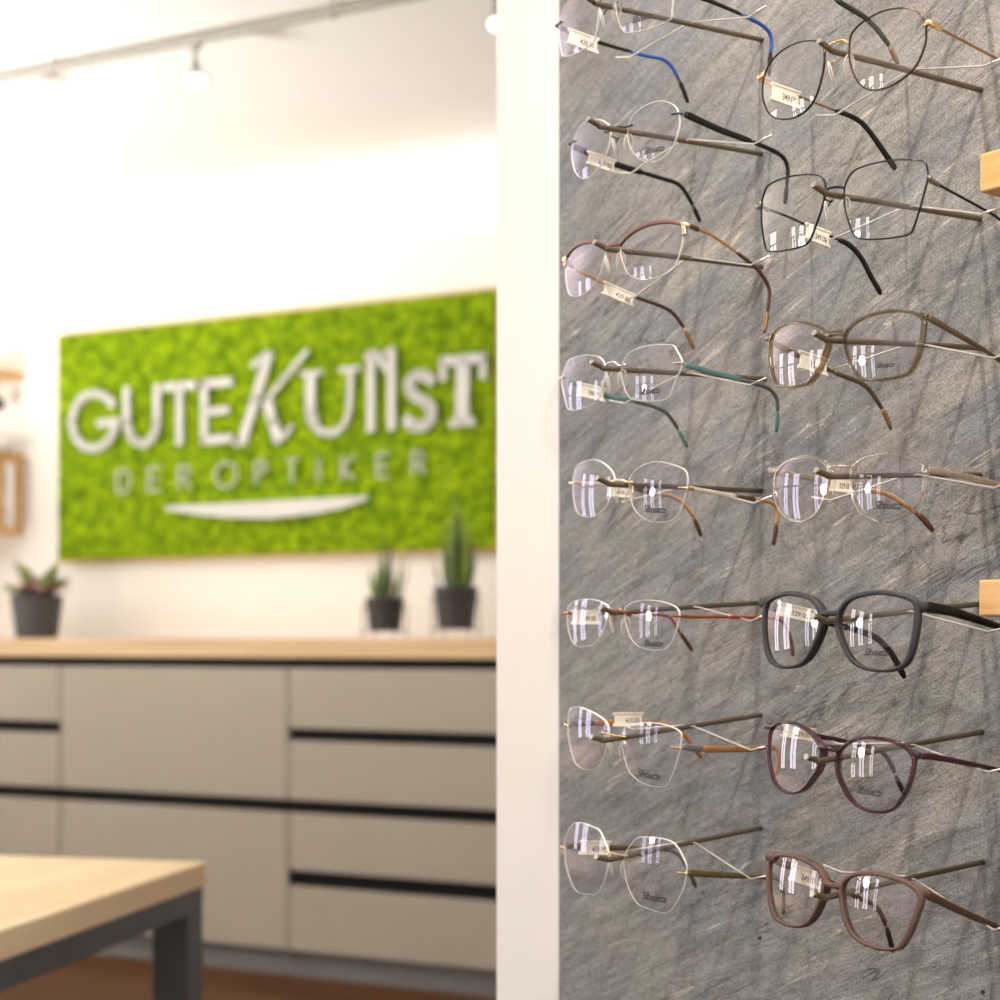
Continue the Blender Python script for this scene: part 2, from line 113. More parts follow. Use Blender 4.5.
def lathe(bm, prof, c=(0, 0, 0), n=24, cap=True):
    rings = []
    for r, z in prof:
        rings.append([bm.verts.new((c[0] + r * math.cos(2 * math.pi * j / n), c[1] + r * math.sin(2 * math.pi * j / n), c[2] + z)) for j in range(n)])
    for A, B in zip(rings, rings[1:]):
        for j in range(n): bm.faces.new((A[j], A[(j + 1) % n], B[(j + 1) % n], B[j]))
    if cap:
        bm.faces.new(rings[0][::-1]); bm.faces.new(rings[-1])
def text_mesh(body, size, shear=0.0, extrude=0.0, offset=0.0, spacing=1.0):
    cu = bpy.data.curves.new('lettering', 'FONT')
    cu.body = body; cu.size = size; cu.shear = shear; cu.extrude = extrude; cu.offset = offset
    cu.align_x = 'CENTER'; cu.align_y = 'CENTER'; cu.space_character = spacing
    cu.resolution_u = 3
    to = bpy.data.objects.new('lettering', cu); COL.objects.link(to)
    dg = bpy.context.evaluated_depsgraph_get()
    me = bpy.data.meshes.new_from_object(to.evaluated_get(dg))
    bpy.data.objects.remove(to); bpy.data.curves.remove(cu)
    bm = bmesh.new(); bm.from_mesh(me); bpy.data.meshes.remove(me)
    return bm

# ------------------------------------------------------------------ materials
def nmat(name):
    m = bpy.data.materials.new(name); m.use_nodes = True
    nt = m.node_tree
    for n_ in list(nt.nodes): nt.nodes.remove(n_)
    return m, nt, nt.nodes.new('ShaderNodeOutputMaterial')
def N(nt, t, **kw):
    n_ = nt.nodes.new('ShaderNode' + t)
    for k, v in kw.items(): setattr(n_, k, v)
    return n_
def pmat(name, col, rough=0.4, metal=0.0, var=0.06, scale=60.0, bump=0.0, spec=0.5, coat=0.0):
    m, nt, out = nmat(name)
    b = N(nt, 'BsdfPrincipled')
    b.inputs['Roughness'].default_value = rough; b.inputs['Metallic'].default_value = metal
    b.inputs['Specular IOR Level'].default_value = spec; b.inputs['Coat Weight'].default_value = coat
    tc = N(nt, 'TexCoord'); nz = N(nt, 'TexNoise'); nz.inputs['Scale'].default_value = scale; nz.inputs['Detail'].default_value = 3
    nt.links.new(tc.outputs['Object'], nz.inputs['Vector'])
    cr = N(nt, 'ValToRGB')
    cr.color_ramp.elements[0].position = 0.3; cr.color_ramp.elements[1].position = 0.7
    cr.color_ramp.elements[0].color = [c * (1 - var) for c in col] + [1]
    cr.color_ramp.elements[1].color = [min(1, c * (1 + var)) for c in col] + [1]
    nt.links.new(nz.outputs['Fac'], cr.inputs['Fac']); nt.links.new(cr.outputs['Color'], b.inputs['Base Color'])
    if bump > 0:
        bp_ = N(nt, 'Bump'); bp_.inputs['Strength'].default_value = bump; bp_.inputs['Distance'].default_value = 0.002
        nt.links.new(nz.outputs['Fac'], bp_.inputs['Height']); nt.links.new(bp_.outputs['Normal'], b.inputs['Normal'])
    nt.links.new(b.outputs['BSDF'], out.inputs['Surface'])
    return m
def tmat(name, col, tcol, fac, rough=0.12, var=0.25, scale=160, edge=0.42):
    """translucent plastic: part see-through, part glossy plastic"""
    m, nt, out = nmat(name)
    b = N(nt, 'BsdfPrincipled'); b.inputs['Roughness'].default_value = rough; b.inputs['Coat Weight'].default_value = 0.4
    tc = N(nt, 'TexCoord'); nz = N(nt, 'TexNoise'); nz.inputs['Scale'].default_value = scale; nz.inputs['Detail'].default_value = 2
    nt.links.new(tc.outputs['Object'], nz.inputs['Vector'])
    cr = N(nt, 'ValToRGB')
    cr.color_ramp.elements[0].position = 0.35; cr.color_ramp.elements[1].position = 0.65
    cr.color_ramp.elements[0].color = [c * (1 - var) for c in col] + [1]
    cr.color_ramp.elements[1].color = [min(1, c * (1 + var)) for c in col] + [1]
    nt.links.new(nz.outputs['Fac'], cr.inputs['Fac']); nt.links.new(cr.outputs['Color'], b.inputs['Base Color'])
    t = N(nt, 'BsdfTransparent'); t.inputs['Color'].default_value = list(tcol) + [1]
    lw = N(nt, 'LayerWeight'); lw.inputs['Blend'].default_value = 0.4
    ma = N(nt, 'Math', operation='MULTIPLY_ADD'); ma.use_clamp = True; ma.inputs[1].default_value = edge; ma.inputs[2].default_value = fac
    nt.links.new(lw.outputs['Facing'], ma.inputs[0])
    mx = N(nt, 'MixShader')
    nt.links.new(ma.outputs[0], mx.inputs[0]); nt.links.new(t.outputs[0], mx.inputs[1]); nt.links.new(b.outputs['BSDF'], mx.inputs[2])
    nt.links.new(mx.outputs[0], out.inputs['Surface'])
    return m
def lensmat(name, refl, tcol, f0=0.07, rough=0.0):
    m, nt, out = nmat(name)
    g = N(nt, 'BsdfGlossy'); g.inputs['Color'].default_value = list(refl) + [1]; g.inputs['Roughness'].default_value = rough
    t = N(nt, 'BsdfTransparent'); t.inputs['Color'].default_value = list(tcol) + [1]
    lw = N(nt, 'LayerWeight'); lw.inputs['Blend'].default_value = 0.5
    pw = N(nt, 'Math', operation='POWER'); pw.inputs[1].default_value = 4.0
    ma = N(nt, 'Math', operation='MULTIPLY_ADD'); ma.inputs[1].default_value = 0.95; ma.inputs[2].default_value = f0
    ma.use_clamp = True
    nt.links.new(lw.outputs['Facing'], pw.inputs[0]); nt.links.new(pw.outputs[0], ma.inputs[0])
    mx = N(nt, 'MixShader')
    nt.links.new(ma.outputs[0], mx.inputs[0]); nt.links.new(t.outputs[0], mx.inputs[1]); nt.links.new(g.outputs[0], mx.inputs[2])
    nt.links.new(mx.outputs[0], out.inputs['Surface'])
    return m
def emat(name, col, st):
    m, nt, out = nmat(name)
    e = N(nt, 'Emission'); e.inputs['Color'].default_value = list(col) + [1]; e.inputs['Strength'].default_value = st
    nt.links.new(e.outputs[0], out.inputs['Surface'])
    return m
def woodmat(name, c1, c2, rot=(0, 0, 0), sc=(2, 30, 30), rough=0.45, knots=False):
    m, nt, out = nmat(name)
    b = N(nt, 'BsdfPrincipled'); b.inputs['Roughness'].default_value = rough
    tc = N(nt, 'TexCoord'); mp = N(nt, 'Mapping'); mp.inputs['Rotation'].default_value = rot; mp.inputs['Scale'].default_value = sc
    nt.links.new(tc.outputs['Object'], mp.inputs['Vector'])
    nz = N(nt, 'TexNoise'); nz.inputs['Scale'].default_value = 1.0; nz.inputs['Detail'].default_value = 5; nz.inputs['Distortion'].default_value = 0.6
    nt.links.new(mp.outputs[0], nz.inputs['Vector'])
    cr = N(nt, 'ValToRGB'); cr.color_ramp.elements[0].position = 0.32; cr.color_ramp.elements[1].position = 0.68
    cr.color_ramp.elements[0].color = list(c1) + [1]; cr.color_ramp.elements[1].color = list(c2) + [1]
    nt.links.new(nz.outputs['Fac'], cr.inputs['Fac'])
    nt.links.new(cr.outputs['Color'], b.inputs['Base Color'])
    nt.links.new(b.outputs['BSDF'], out.inputs['Surface'])
    return m

M = {}
M['wall'] = pmat('white_wall', (0.86, 0.835, 0.80), 0.9, var=0.01, scale=8)
M['ceil'] = pmat('white_ceiling', (0.92, 0.90, 0.87), 0.9, var=0.01, scale=4)
M['trim'] = pmat('white_trim', (0.76, 0.725, 0.68), 0.7, var=0.012, scale=25, bump=0.08)
M['beige'] = pmat('beige_laminate', (0.385, 0.338, 0.262), 0.45, var=0.015, scale=12)
M['groove'] = pmat('black_grip_channel', (0.006, 0.006, 0.007), 0.7, spec=0.2)
M['plinth'] = pmat('grey_plinth', (0.20, 0.19, 0.18), 0.5)
M['oak'] = woodmat('oak_worktop', (0.60, 0.39, 0.20), (0.74, 0.53, 0.30), sc=(1.2, 22, 22))
M['shelf_oak'] = woodmat('oak_shelf', (0.62, 0.36, 0.13), (0.78, 0.52, 0.24), sc=(2, 30, 30))
M['block'] = woodmat('light_beech', (0.62, 0.34, 0.115), (0.74, 0.46, 0.19), sc=(7, 60, 160), rough=0.4)
M['steel'] = pmat('dark_steel', (0.09, 0.088, 0.086), 0.42, metal=0.3, var=0.15, scale=9)
M['oak_table'] = woodmat('pale_oak_top', (0.72, 0.50, 0.27), (0.86, 0.67, 0.42), rot=(0, 0, 0.1), sc=(14, 1.4, 14))
M['moss_frame'] = pmat('yellow_wood_edge', (0.62, 0.42, 0.05), 0.6)
M['letter'] = pmat('off_white_letter', (0.62, 0.60, 0.57), 0.5, var=0.01)
M['letter2'] = pmat('thin_grey_letter', (0.52, 0.53, 0.46), 0.5, var=0.01)
M['pot'] = pmat('anthracite_pot', (0.036, 0.033, 0.033), 0.55, var=0.1)
M['pot2'] = pmat('grey_pot', (0.055, 0.053, 0.055), 0.55, var=0.1)
M['soil'] = pmat('dark_soil', (0.03, 0.02, 0.012), 0.95, var=0.4, scale=90)
M['leaf'] = pmat('spiky_green_leaf', (0.15, 0.22, 0.012), 0.45, var=0.35, scale=25)
M['leaf_dark'] = pmat('dark_green_leaf', (0.06, 0.095, 0.012), 0.45, var=0.35, scale=25)
M['leaf_grey'] = pmat('grey_green_leaf', (0.30, 0.36, 0.12), 0.5, var=0.3, scale=30)
M['leaf_pink'] = pmat('pink_leaf', (0.42, 0.20, 0.20), 0.5, var=0.4, scale=40)
M['wirestand'] = pmat('black_wire', (0.02, 0.018, 0.016), 0.4, metal=0.5)
M['track'] = pmat('satin_nickel', (0.50, 0.48, 0.45), 0.35, metal=0.6)
M['lamp_on'] = emat('lit_lamp_face', (1, 0.95, 0.86), 2.5)
M['led'] = emat('cove_led', (1, 0.95, 0.87), 34)
M['sky'] = emat('bright_window_daylight', (0.93, 0.96, 1.0), 7.5)
M['glassy'] = lensmat('clear_glass', (1, 1, 1), (0.95, 0.95, 0.95), 0.05)
M['photo_white'] = pmat('paper', (0.75, 0.75, 0.77), 0.6)
M['ornament'] = pmat('dark_ornament', (0.03, 0.03, 0.03), 0.4)
M['rod'] = pmat('bronze_rod', (0.20, 0.158, 0.105), 0.38, metal=0.75, var=0.08, scale=200)
M['wire'] = pmat('silver_wire', (0.82, 0.78, 0.71), 0.32, metal=0.85, var=0.05)
M['rodtip'] = pmat('rod_end_face', (0.50, 0.46, 0.40), 0.35, metal=0.6)
M['hole'] = pmat('drilled_hole', (0.05, 0.03, 0.015), 0.8)
M['tagp'] = pmat('cream_tag_plastic', (0.93, 0.85, 0.72), 0.35, var=0.015)
M['ink'] = pmat('tag_ink', (0.05, 0.035, 0.025), 0.7)
M['stamp'] = pmat('lens_stamp_ink', (0.035, 0.033, 0.033), 0.6)
M['lens_v'] = lensmat('coated_lens', (0.86, 0.76, 1.0), (0.97, 0.96, 0.97), 0.066)
M['lens_p'] = lensmat('coated_lens_pink', (1.0, 0.86, 0.92), (0.97, 0.96, 0.955), 0.078)
M['lens_n'] = lensmat('clear_demo_lens', (1.0, 0.97, 0.93), (0.97, 0.965, 0.955), 0.075)
M['edge'] = tmat('polished_lens_edge', (1.0, 0.97, 0.92), (0.98, 0.97, 0.96), 0.50, 0.15, var=0.03)
M['pad'] = tmat('silicone_nose_pad', (1.0, 0.95, 0.88), (0.97, 0.95, 0.93), 0.12, 0.08, var=0.03, edge=1.3)
M['gold'] = pmat('gold_metal', (0.83, 0.56, 0.27), 0.24, metal=0.9)
M['rosegold'] = pmat('pale_gold_metal', (0.90, 0.72, 0.50), 0.28, metal=0.85)
M['silver'] = pmat('silver_metal', (0.80, 0.77, 0.72), 0.25, metal=0.9)
M['dkmetal'] = pmat('dark_metal', (0.09, 0.09, 0.10), 0.3, metal=0.8)
M['black'] = pmat('black_temple', (0.009, 0.008, 0.007), 0.4, spec=0.3)
M['blue'] = pmat('bright_blue_sleeve', (0.018, 0.085, 0.36), 0.35)
M['redbrown'] = pmat('reddish_brown_enamel', (0.17, 0.075, 0.065), 0.4)
M['dkbrown'] = pmat('dark_brown_sleeve', (0.075, 0.03, 0.02), 0.4)
M['copper'] = pmat('copper_metal', (0.72, 0.38, 0.16), 0.3, metal=0.8)
M['teal'] = pmat('teal_temple', (0.095, 0.19, 0.18), 0.35)
M['greygreen'] = pmat('grey_green_sleeve', (0.095, 0.10, 0.09), 0.45)
M['champ'] = pmat('champagne_temple', (0.74, 0.66, 0.56), 0.3, metal=0.3)
M['darkgreen'] = pmat('dark_green_sleeve', (0.028, 0.032, 0.020), 0.4)
M['tan'] = pmat('tan_sleeve', (0.52, 0.29, 0.11), 0.4)
M['tipbrown'] = pmat('brown_tip', (0.10, 0.05, 0.02), 0.4)
M['red'] = pmat('red_temple', (0.32, 0.035, 0.012), 0.35)
M['redcopper'] = pmat('red_copper_wire', (0.46, 0.14, 0.04), 0.3, metal=0.7)
M['orange'] = pmat('orange_brown_temple', (0.38, 0.17, 0.055), 0.35)
M['slate'] = pmat('slate_grey_block', (0.17, 0.165, 0.18), 0.4)
M['olive'] = pmat('olive_temple', (0.105, 0.078, 0.025), 0.38)
M['olivegold'] = pmat('olive_gold_metal', (0.62, 0.48, 0.27), 0.28, metal=0.85)
M['bronzerim'] = pmat('bronze_rim', (0.075, 0.052, 0.036), 0.25, metal=0.8, var=0.75, scale=45)
M['browngold'] = pmat('brown_gold_wire', (0.34, 0.20, 0.10), 0.3, metal=0.8)
M['bronzetip'] = pmat('bronze_tip', (0.34, 0.20, 0.10), 0.35, metal=0.6)
M['blackrim'] = pmat('black_wire_rim', (0.025, 0.027, 0.036), 0.28, metal=0.6)
M['gun'] = pmat('gunmetal_end_piece', (0.25, 0.215, 0.17), 0.3, metal=0.8)
M['taupe'] = lensmat('taupe_translucent', (1.0, 0.94, 0.86), (0.62, 0.545, 0.43), 0.10, 0.08)
M['taupetemple'] = pmat('taupe_temple', (0.115, 0.08, 0.045), 0.3)
M['clear'] = lensmat('clear_crystal', (1.0, 0.97, 0.93), (0.955, 0.925, 0.89), 0.15, 0.05)
M['clearT'] = tmat('clear_grey_temple', (0.42, 0.35, 0.29), (0.80, 0.75, 0.70), 0.42, 0.1, var=0.1)
M['matgrey'] = pmat('matte_dark_grey', (0.040, 0.039, 0.042), 0.5, var=0.04, spec=0.3)
M['dktemple'] = pmat('black_brown_temple', (0.011, 0.009, 0.007), 0.5, spec=0.2)
M['purple'] = tmat('purple_mottled', (0.07, 0.03, 0.04), (0.68, 0.54, 0.57), 0.38, 0.08, var=0.75, scale=110)
M['purpleT'] = pmat('dark_plum_temple', (0.055, 0.014, 0.022), 0.25)
M['mocha'] = pmat('matte_mocha', (0.115, 0.066, 0.05), 0.5, var=0.04, spec=0.3)
M['mochaT'] = pmat('dark_brown_temple', (0.075, 0.033, 0.014), 0.3)

def stone_mat():
    m, nt, out = nmat('slate_stone')
    L = nt.links.new
    b = N(nt, 'BsdfPrincipled'); b.inputs['Roughness'].default_value = 0.62; b.inputs['Specular IOR Level'].default_value = 0.35
    tc = N(nt, 'TexCoord')
    def mapped(rot, sc, loc=(0, 0, 0)):
        # rotate about the wall normal (object y), then stretch along the grain
        m1 = N(nt, 'Mapping'); m1.inputs['Rotation'].default_value = (0, math.radians(rot), 0); m1.inputs['Location'].default_value = loc
        L(tc.outputs['Object'], m1.inputs['Vector'])
        m2 = N(nt, 'Mapping'); m2.inputs['Scale'].default_value = sc
        L(m1.outputs[0], m2.inputs['Vector'])
        return m2.outputs[0]
    def noise_(vec, scale, detail=4, dist=0.0, rough=0.55):
        n_ = N(nt, 'TexNoise'); n_.inputs['Scale'].default_value = scale; n_.inputs['Detail'].default_value = detail
        n_.inputs['Distortion'].default_value = dist; n_.inputs['Roughness'].default_value = rough
        L(vec, n_.inputs['Vector']); return n_.outputs['Fac']
    def ramp(f, pts):
        r = N(nt, 'ValToRGB'); e = r.color_ramp.elements
        while len(e) < len(pts): e.new(0.5)
        for el, (p, c) in zip(e, pts):
            el.position = p; el.color = (list(c) if isinstance(c, (list, tuple)) else [c, c, c]) + [1]
        L(f, r.inputs['Fac']); return r.outputs['Color']
    def mix(f, a, b_, mode='MIX', fac=None):
        n_ = N(nt, 'MixRGB'); n_.blend_type = mode
        if fac is not None: n_.inputs[0].default_value = fac
        else: L(f, n_.inputs[0])
        for i, x in ((1, a), (2, b_)):
            if isinstance(x, (list, tuple)): n_.inputs[i].default_value = list(x) + [1]
            else: L(x, n_.inputs[i])
        return n_.outputs[0]
    ROT = 25
    grain = mapped(ROT, (1.0, 1.0, 7.0))
    grain2 = mapped(ROT - 4, (1.0, 1.0, 11.0), (3.1, 0, 1.7))
    obj_ = tc.outputs['Object']
    big = noise_(mapped(ROT, (1, 1, 2.2), (7, 0, 2)), 5.0, 4, 0.4)
    c = ramp(big, [(0.30, (0.192, 0.185, 0.178)), (0.5, (0.245, 0.230, 0.214)), (0.72, (0.305, 0.279, 0.250))])
    # blue-grey clouds
    cl = noise_(mapped(ROT, (1, 1, 2.6), (1, 0, 9)), 7.0, 5, 0.8)
    c = mix(ramp(cl, [(0.45, 0.0), (0.66, 0.8)]), c, (0.178, 0.186, 0.204))
    # grain bands
    gb = noise_(grain, 16.0, 6, 0.5, 0.62)
    c = mix(None, c, ramp(gb, [(0.28, 0.64), (0.5, 0.98), (0.74, 1.28)]), 'MULTIPLY', 1.0)
    gf = noise_(grain2, 70.0, 5, 0.2, 0.65)
    c = mix(None, c, ramp(gf, [(0.3, 0.80), (0.7, 1.16)]), 'MULTIPLY', 1.0)
    # pale mineral streaks
    vs = noise_(mapped(ROT, (1.0, 1.0, 15.0), (2, 0, 4)), 6.5, 5, 0.35, 0.55)
    line = ramp(vs, [(0.592, 0.0), (0.606, 0.6), (0.612, 0.6), (0.628, 0.0)])
    brk = ramp(noise_(mapped(ROT, (1, 1, 4)), 13.0, 5), [(0.49, 0.0), (0.60, 1.0)])
    lm = mix(None, line, brk, 'MULTIPLY', 1.0)
    c = mix(lm, c, (0.66, 0.57, 0.46))
    # dark fissures
    vs2 = noise_(mapped(ROT + 1, (1.0, 1.0, 8.0), (12, 0, 3)), 4.5, 5, 0.6, 0.6)
    line2 = ramp(vs2, [(0.490, 0.0), (0.498, 0.8), (0.502, 0.8), (0.510, 0.0)])
    brk2 = ramp(noise_(obj_, 7.0, 4), [(0.50, 0.0), (0.58, 1.0)])
    lm2 = mix(None, line2, brk2, 'MULTIPLY', 1.0)
    c = mix(lm2, c, (0.085, 0.07, 0.055))
    # crossing cracks in the lower left
    vs3 = noise_(mapped(-52, (1.0, 1.0, 7.0), (5, 0, 8)), 3.0, 4, 0.8, 0.6)
    line3 = ramp(vs3, [(0.490, 0.0), (0.499, 0.7), (0.501, 0.7), (0.510, 0.0)])
    brk3 = ramp(noise_(obj_, 6.0, 3), [(0.55, 0.0), (0.63, 1.0)])
    c = mix(mix(None, line3, brk3, 'MULTIPLY', 1.0), c, (0.16, 0.125, 0.09))
    # fine speckle
    sp = noise_(obj_, 620.0, 3, 0, 0.7)
    c = mix(None, c, ramp(sp, [(0.32, 0.52), (0.5, 1.0), (0.70, 1.40)]), 'MULTIPLY', 1.0)
    sp2 = noise_(obj_, 190.0, 3, 0, 0.6)
    c = mix(None, c, ramp(sp2, [(0.30, 0.80), (0.5, 1.0), (0.7, 1.1)]), 'MULTIPLY', 1.0)
    L(c, b.inputs['Base Color'])
    h = mix(None, gb, sp2, 'MIX', 0.4)
    h = mix(None, h, lm2, 'SUBTRACT', 0.5)
    bu = N(nt, 'Bump'); bu.inputs['Strength'].default_value = 0.35; bu.inputs['Distance'].default_value = 0.004
    L(h, bu.inputs['Height']); L(bu.outputs['Normal'], b.inputs['Normal'])
    L(b.outputs['BSDF'], out.inputs['Surface'])
    return m
M['stone'] = stone_mat()

def floor_mat():
    m, nt, out = nmat('dark_wood_floor')
    L = nt.links.new
    b = N(nt, 'BsdfPrincipled'); b.inputs['Roughness'].default_value = 0.55; b.inputs['Specular IOR Level'].default_value = 0.2
    tc = N(nt, 'TexCoord'); mp = N(nt, 'Mapping'); mp.inputs['Rotation'].default_value = (0, 0, math.radians(26.9))
    L(tc.outputs['Object'], mp.inputs['Vector'])
    br = N(nt, 'TexBrick'); br.inputs['Scale'].default_value = 1.0; br.inputs['Brick Width'].default_value = 1.6; br.inputs['Row Height'].default_value = 0.12
    br.inputs['Mortar Size'].default_value = 0.002
    br.inputs['Color1'].default_value = (0.065, 0.023, 0.007, 1); br.inputs['Color2'].default_value = (0.115, 0.042, 0.012, 1); br.inputs['Mortar'].default_value = (0.02, 0.01, 0.005, 1)
    L(mp.outputs[0], br.inputs['Vector'])
    m2 = N(nt, 'Mapping'); m2.inputs['Scale'].default_value = (2, 40, 1); L(mp.outputs[0], m2.inputs['Vector'])
    nz = N(nt, 'TexNoise'); nz.inputs['Scale'].default_value = 1.0; nz.inputs['Detail'].default_value = 5; L(m2.outputs[0], nz.inputs['Vector'])
    cr = N(nt, 'ValToRGB'); cr.color_ramp.elements[0].color = (0.5, 0.5, 0.5, 1); cr.color_ramp.elements[1].color = (1.3, 1.3, 1.3, 1)
    L(nz.outputs['Fac'], cr.inputs['Fac'])
    mx = N(nt, 'MixRGB'); mx.blend_type = 'MULTIPLY'; mx.inputs[0].default_value = 1
    L(br.outputs['Color'], mx.inputs[1]); L(cr.outputs['Color'], mx.inputs[2]); L(mx.outputs[0], b.inputs['Base Color'])
    L(b.outputs['BSDF'], out.inputs['Surface'])
    return m
M['floor'] = floor_mat()

def moss_mat():
    m, nt, out = nmat('green_moss')
    L = nt.links.new
    b = N(nt, 'BsdfPrincipled'); b.inputs['Roughness'].default_value = 0.85; b.inputs['Specular IOR Level'].default_value = 0.15
    tc = N(nt, 'TexCoord')
    nz = N(nt, 'TexNoise'); nz.inputs['Scale'].default_value = 22; nz.inputs['Detail'].default_value = 6; nz.inputs['Roughness'].default_value = 0.65
    L(tc.outputs['Object'], nz.inputs['Vector'])
    cr = N(nt, 'ValToRGB'); e = cr.color_ramp.elements
    e[0].position = 0.30; e[0].color = (0.055, 0.115, 0.001, 1); e[1].position = 0.70; e[1].color = (0.36, 0.48, 0.002, 1)
    k = e.new(0.5); k.color = (0.185, 0.295, 0.002, 1)
    L(nz.outputs['Fac'], cr.inputs['Fac']); L(cr.outputs['Color'], b.inputs['Base Color'])
    L(b.outputs['BSDF'], out.inputs['Surface'])
    return m
M['moss'] = moss_mat()

# ------------------------------------------------------------------ the two walls' frames of reference
EYEV = V((0, 0, EYE))
def wpt(p): return V((p[0], p[1], p[2] + EYE))               # eye-centred coordinates -> world
U = V((0.607, -0.7947, 0)).normalized()                      # along the stone wall, to the right
NW = V((-U.y, U.x, 0))                                       # into the stone wall
W0 = V((0.317, 1.1, 0))
R_ = V((0.892, -0.453, 0)).normalized(); IN = V((0.453, 0.892, 0)).normalized()   # along / into the back wall
RZ = math.atan2(R_.y, R_.x)
PW = V((0.2105, 5.726, 0)); PC = V((-0.016, 5.28, 0))        # a point of the back wall, of the cabinet fronts
def ray(px, py): return V(((px - CX) / F, 1.0, (CY - py) / F))
def on(px, py, P0, Nn):
    r = ray(px, py); return r * (P0.dot(Nn) / r.dot(Nn))
def bw(px, py, off=0.0):
    """back-wall local coordinates (x right, y into wall, z above eye) of a seen point lying off metres before the wall"""
    P = on(px, py, PW - IN * off, IN) - PW
    return V((P.dot(R_), P.dot(IN), P.z))
def wall_u(px):
    P = on(px, CY, W0, NW); return (P - W0).dot(U)

# ------------------------------------------------------------------ room shell
def struct(o): return tag(o, kind='structure')
bm = bmesh.new(); box(bm, -9, 5, -5, 9.5, -0.1, 0); struct(obj('floor', bm, M['floor']))
CE = EYE + 1.645
bm = bmesh.new(); box(bm, -9, 5, -0.6, 9.5, CE, CE + 0.1); struct(obj('ceiling', bm, M['ceil']))
# back wall: an inner lining that stops short of the ceiling, a light cove behind it, and the outer wall
back = empty('wall_back', (PW.x, PW.y, 0), RZ); struct(back)
WT = EYE + 1.44
bm = bmesh.new(); box(bm, -3.6, 3.0, 0.0, 0.05, 0, WT); obj('wall_lining', bm, M['wall'], back)
bm = bmesh.new(); box(bm, -3.9, 3.0, 0.30, 0.42, 0, CE); obj('outer_wall', bm, M['wall'], back)
bm = bmesh.new(); box(bm, -3.6, 3.0, 0.05, 0.30, WT - 0.06, WT - 0.035); obj('cove_ledge', bm, M['wall'], back)
bm = bmesh.new(); box(bm, -3.5, 2.9, 0.10, 0.13, WT - 0.035, WT - 0.020); obj('cove_light_strip', bm, M['led'], back)
# left wall with tall shop windows
LW0 = PW - R_ * 3.6
lw = empty('wall_left', (LW0.x, LW0.y, 0), RZ - math.pi / 2); struct(lw)   # local x = away from the back wall (towards -IN)
wins = [(1.3, 1.9), (3.4, 3.9), (4.3, 5.0), (6.3, 6.8), (7.0, 7.6), (8.0, 8.5)]
bm = bmesh.new(); xp = -0.05
for a, b_ in wins:
    box(bm, xp, a, -0.2, 0, 0, CE); box(bm, a, b_, -0.2, 0, 0, 0.45); box(bm, a, b_, -0.2, 0, 2.45, CE); xp = b_
box(bm, xp, 9.6, -0.2, 0, 0, CE)
obj('wall_panel', bm, M['wall'], lw)
for i, (a, b_) in enumerate(wins):
    w = empty('window_%d' % (i + 1), LW0 + (-IN) * ((a + b_) / 2) + V((0, 0, 0.45)), RZ - math.pi / 2); struct(w)
    hw = (b_ - a) / 2
    bm = bmesh.new()
    box(bm, -hw, -hw + 0.06, -0.14, -0.06, 0, 2.0); box(bm, hw - 0.06, hw, -0.14, -0.06, 0, 2.0)
    box(bm, -hw, hw, -0.14, -0.06, 0, 0.06); box(bm, -hw, hw, -0.14, -0.06, 1.94, 2.0); box(bm, -hw, hw, -0.13, -0.07, 1.40, 1.45)
    box(bm, -0.025, 0.025, -0.13, -0.07, 0.05, 1.42)
    obj('window_frame', bm, M['groove'], w)
    bm = bmesh.new(); box(bm, -hw, hw, -0.16, -0.145, 0, 2.0); obj('window_daylight', bm, M['sky'], w)
# display wall on the right
uL = wall_u(497.0); uJ = wall_u(559.0); uS = wall_u(757.0)
rw = empty('wall_right', (W0.x, W0.y, 0), math.atan2(U.y, U.x)); struct(rw)      # local x = U, y = into the wall
bm = bmesh.new(); box(bm, uL + 0.004, 3.2, 0.012, 0.14, 0, CE); obj('wall_core', bm, M['wall'], rw)
for a, b_ in ((uJ + 0.0002, uS + 1.4),):
    bm = bmesh.new(); box(bm, a, b_, 0.0, 0.0115, 0.02, CE - 0.02); obj('stone_panel', bm, M['stone'], rw)
t1 = empty('trim_1', (W0.x, W0.y, 0), math.atan2(U.y, U.x)); struct(t1)
bm = bmesh.new(); box(bm, uL, uJ, -0.0006, 0.0115, 0, CE, bev=0.0003); obj('trim_board', bm, M['trim'], t1)
# drilled, empty pin holes of the next row
for k, (px, py) in enumerate(((760, 938), (983, 992))):
    p = on(px, py, W0, NW) - W0
    bm = bmesh.new(); lathe(bm, [(0.0016, 0), (0.0016, 0.0005), (0.0011, 0.0005), (0.0011, 0.0002)], n=14)
    bmesh.ops.rotate(bm, verts=bm.verts, cent=(0, 0, 0), matrix=Matrix.Rotation(math.pi / 2, 3, 'X'))
    bmesh.ops.translate(bm, verts=bm.verts, vec=(p.dot(U), 0, p.z + EYE))
    obj('pin_hole', bm, M['hole'], rw)

# ------------------------------------------------------------------ cabinets under one worktop
E0 = EYE
def cab(x0, x1, fronts, label, kind):
    o = empty('sideboard_cabinet', PC + R_ * ((x0 + x1) / 2), RZ, label, 'cabinet', 'cabinet units of the sideboard')
    h = (x1 - x0) / 2
    bm = bmesh.new(); box(bm, -h + 0.001, h - 0.001, 0.022, 0.48, E0 - 1.05, E0 - 0.06); obj('carcass', bm, M['groove'], o)
    bm = bmesh.new(); box(bm, -h + 0.001, h - 0.001, 0.045, 0.47, 0, E0 - 1.05); obj('plinth', bm, M['plinth'], o)
    for n_, a, b_ in fronts:
        bm = bmesh.new(); box(bm, -h + 0.002, h - 0.002, 0.0, 0.021, E0 - b_, E0 - a, bev=0.0012); f = obj(n_, bm, M['beige'], o)
        bm = bmesh.new()
        box(bm, -h + 0.002, h - 0.002, 0.002, 0.020, E0 - a + 0.0005, E0 - a + 0.008); obj('grip_channel', bm, M['groove'], f)
    return o
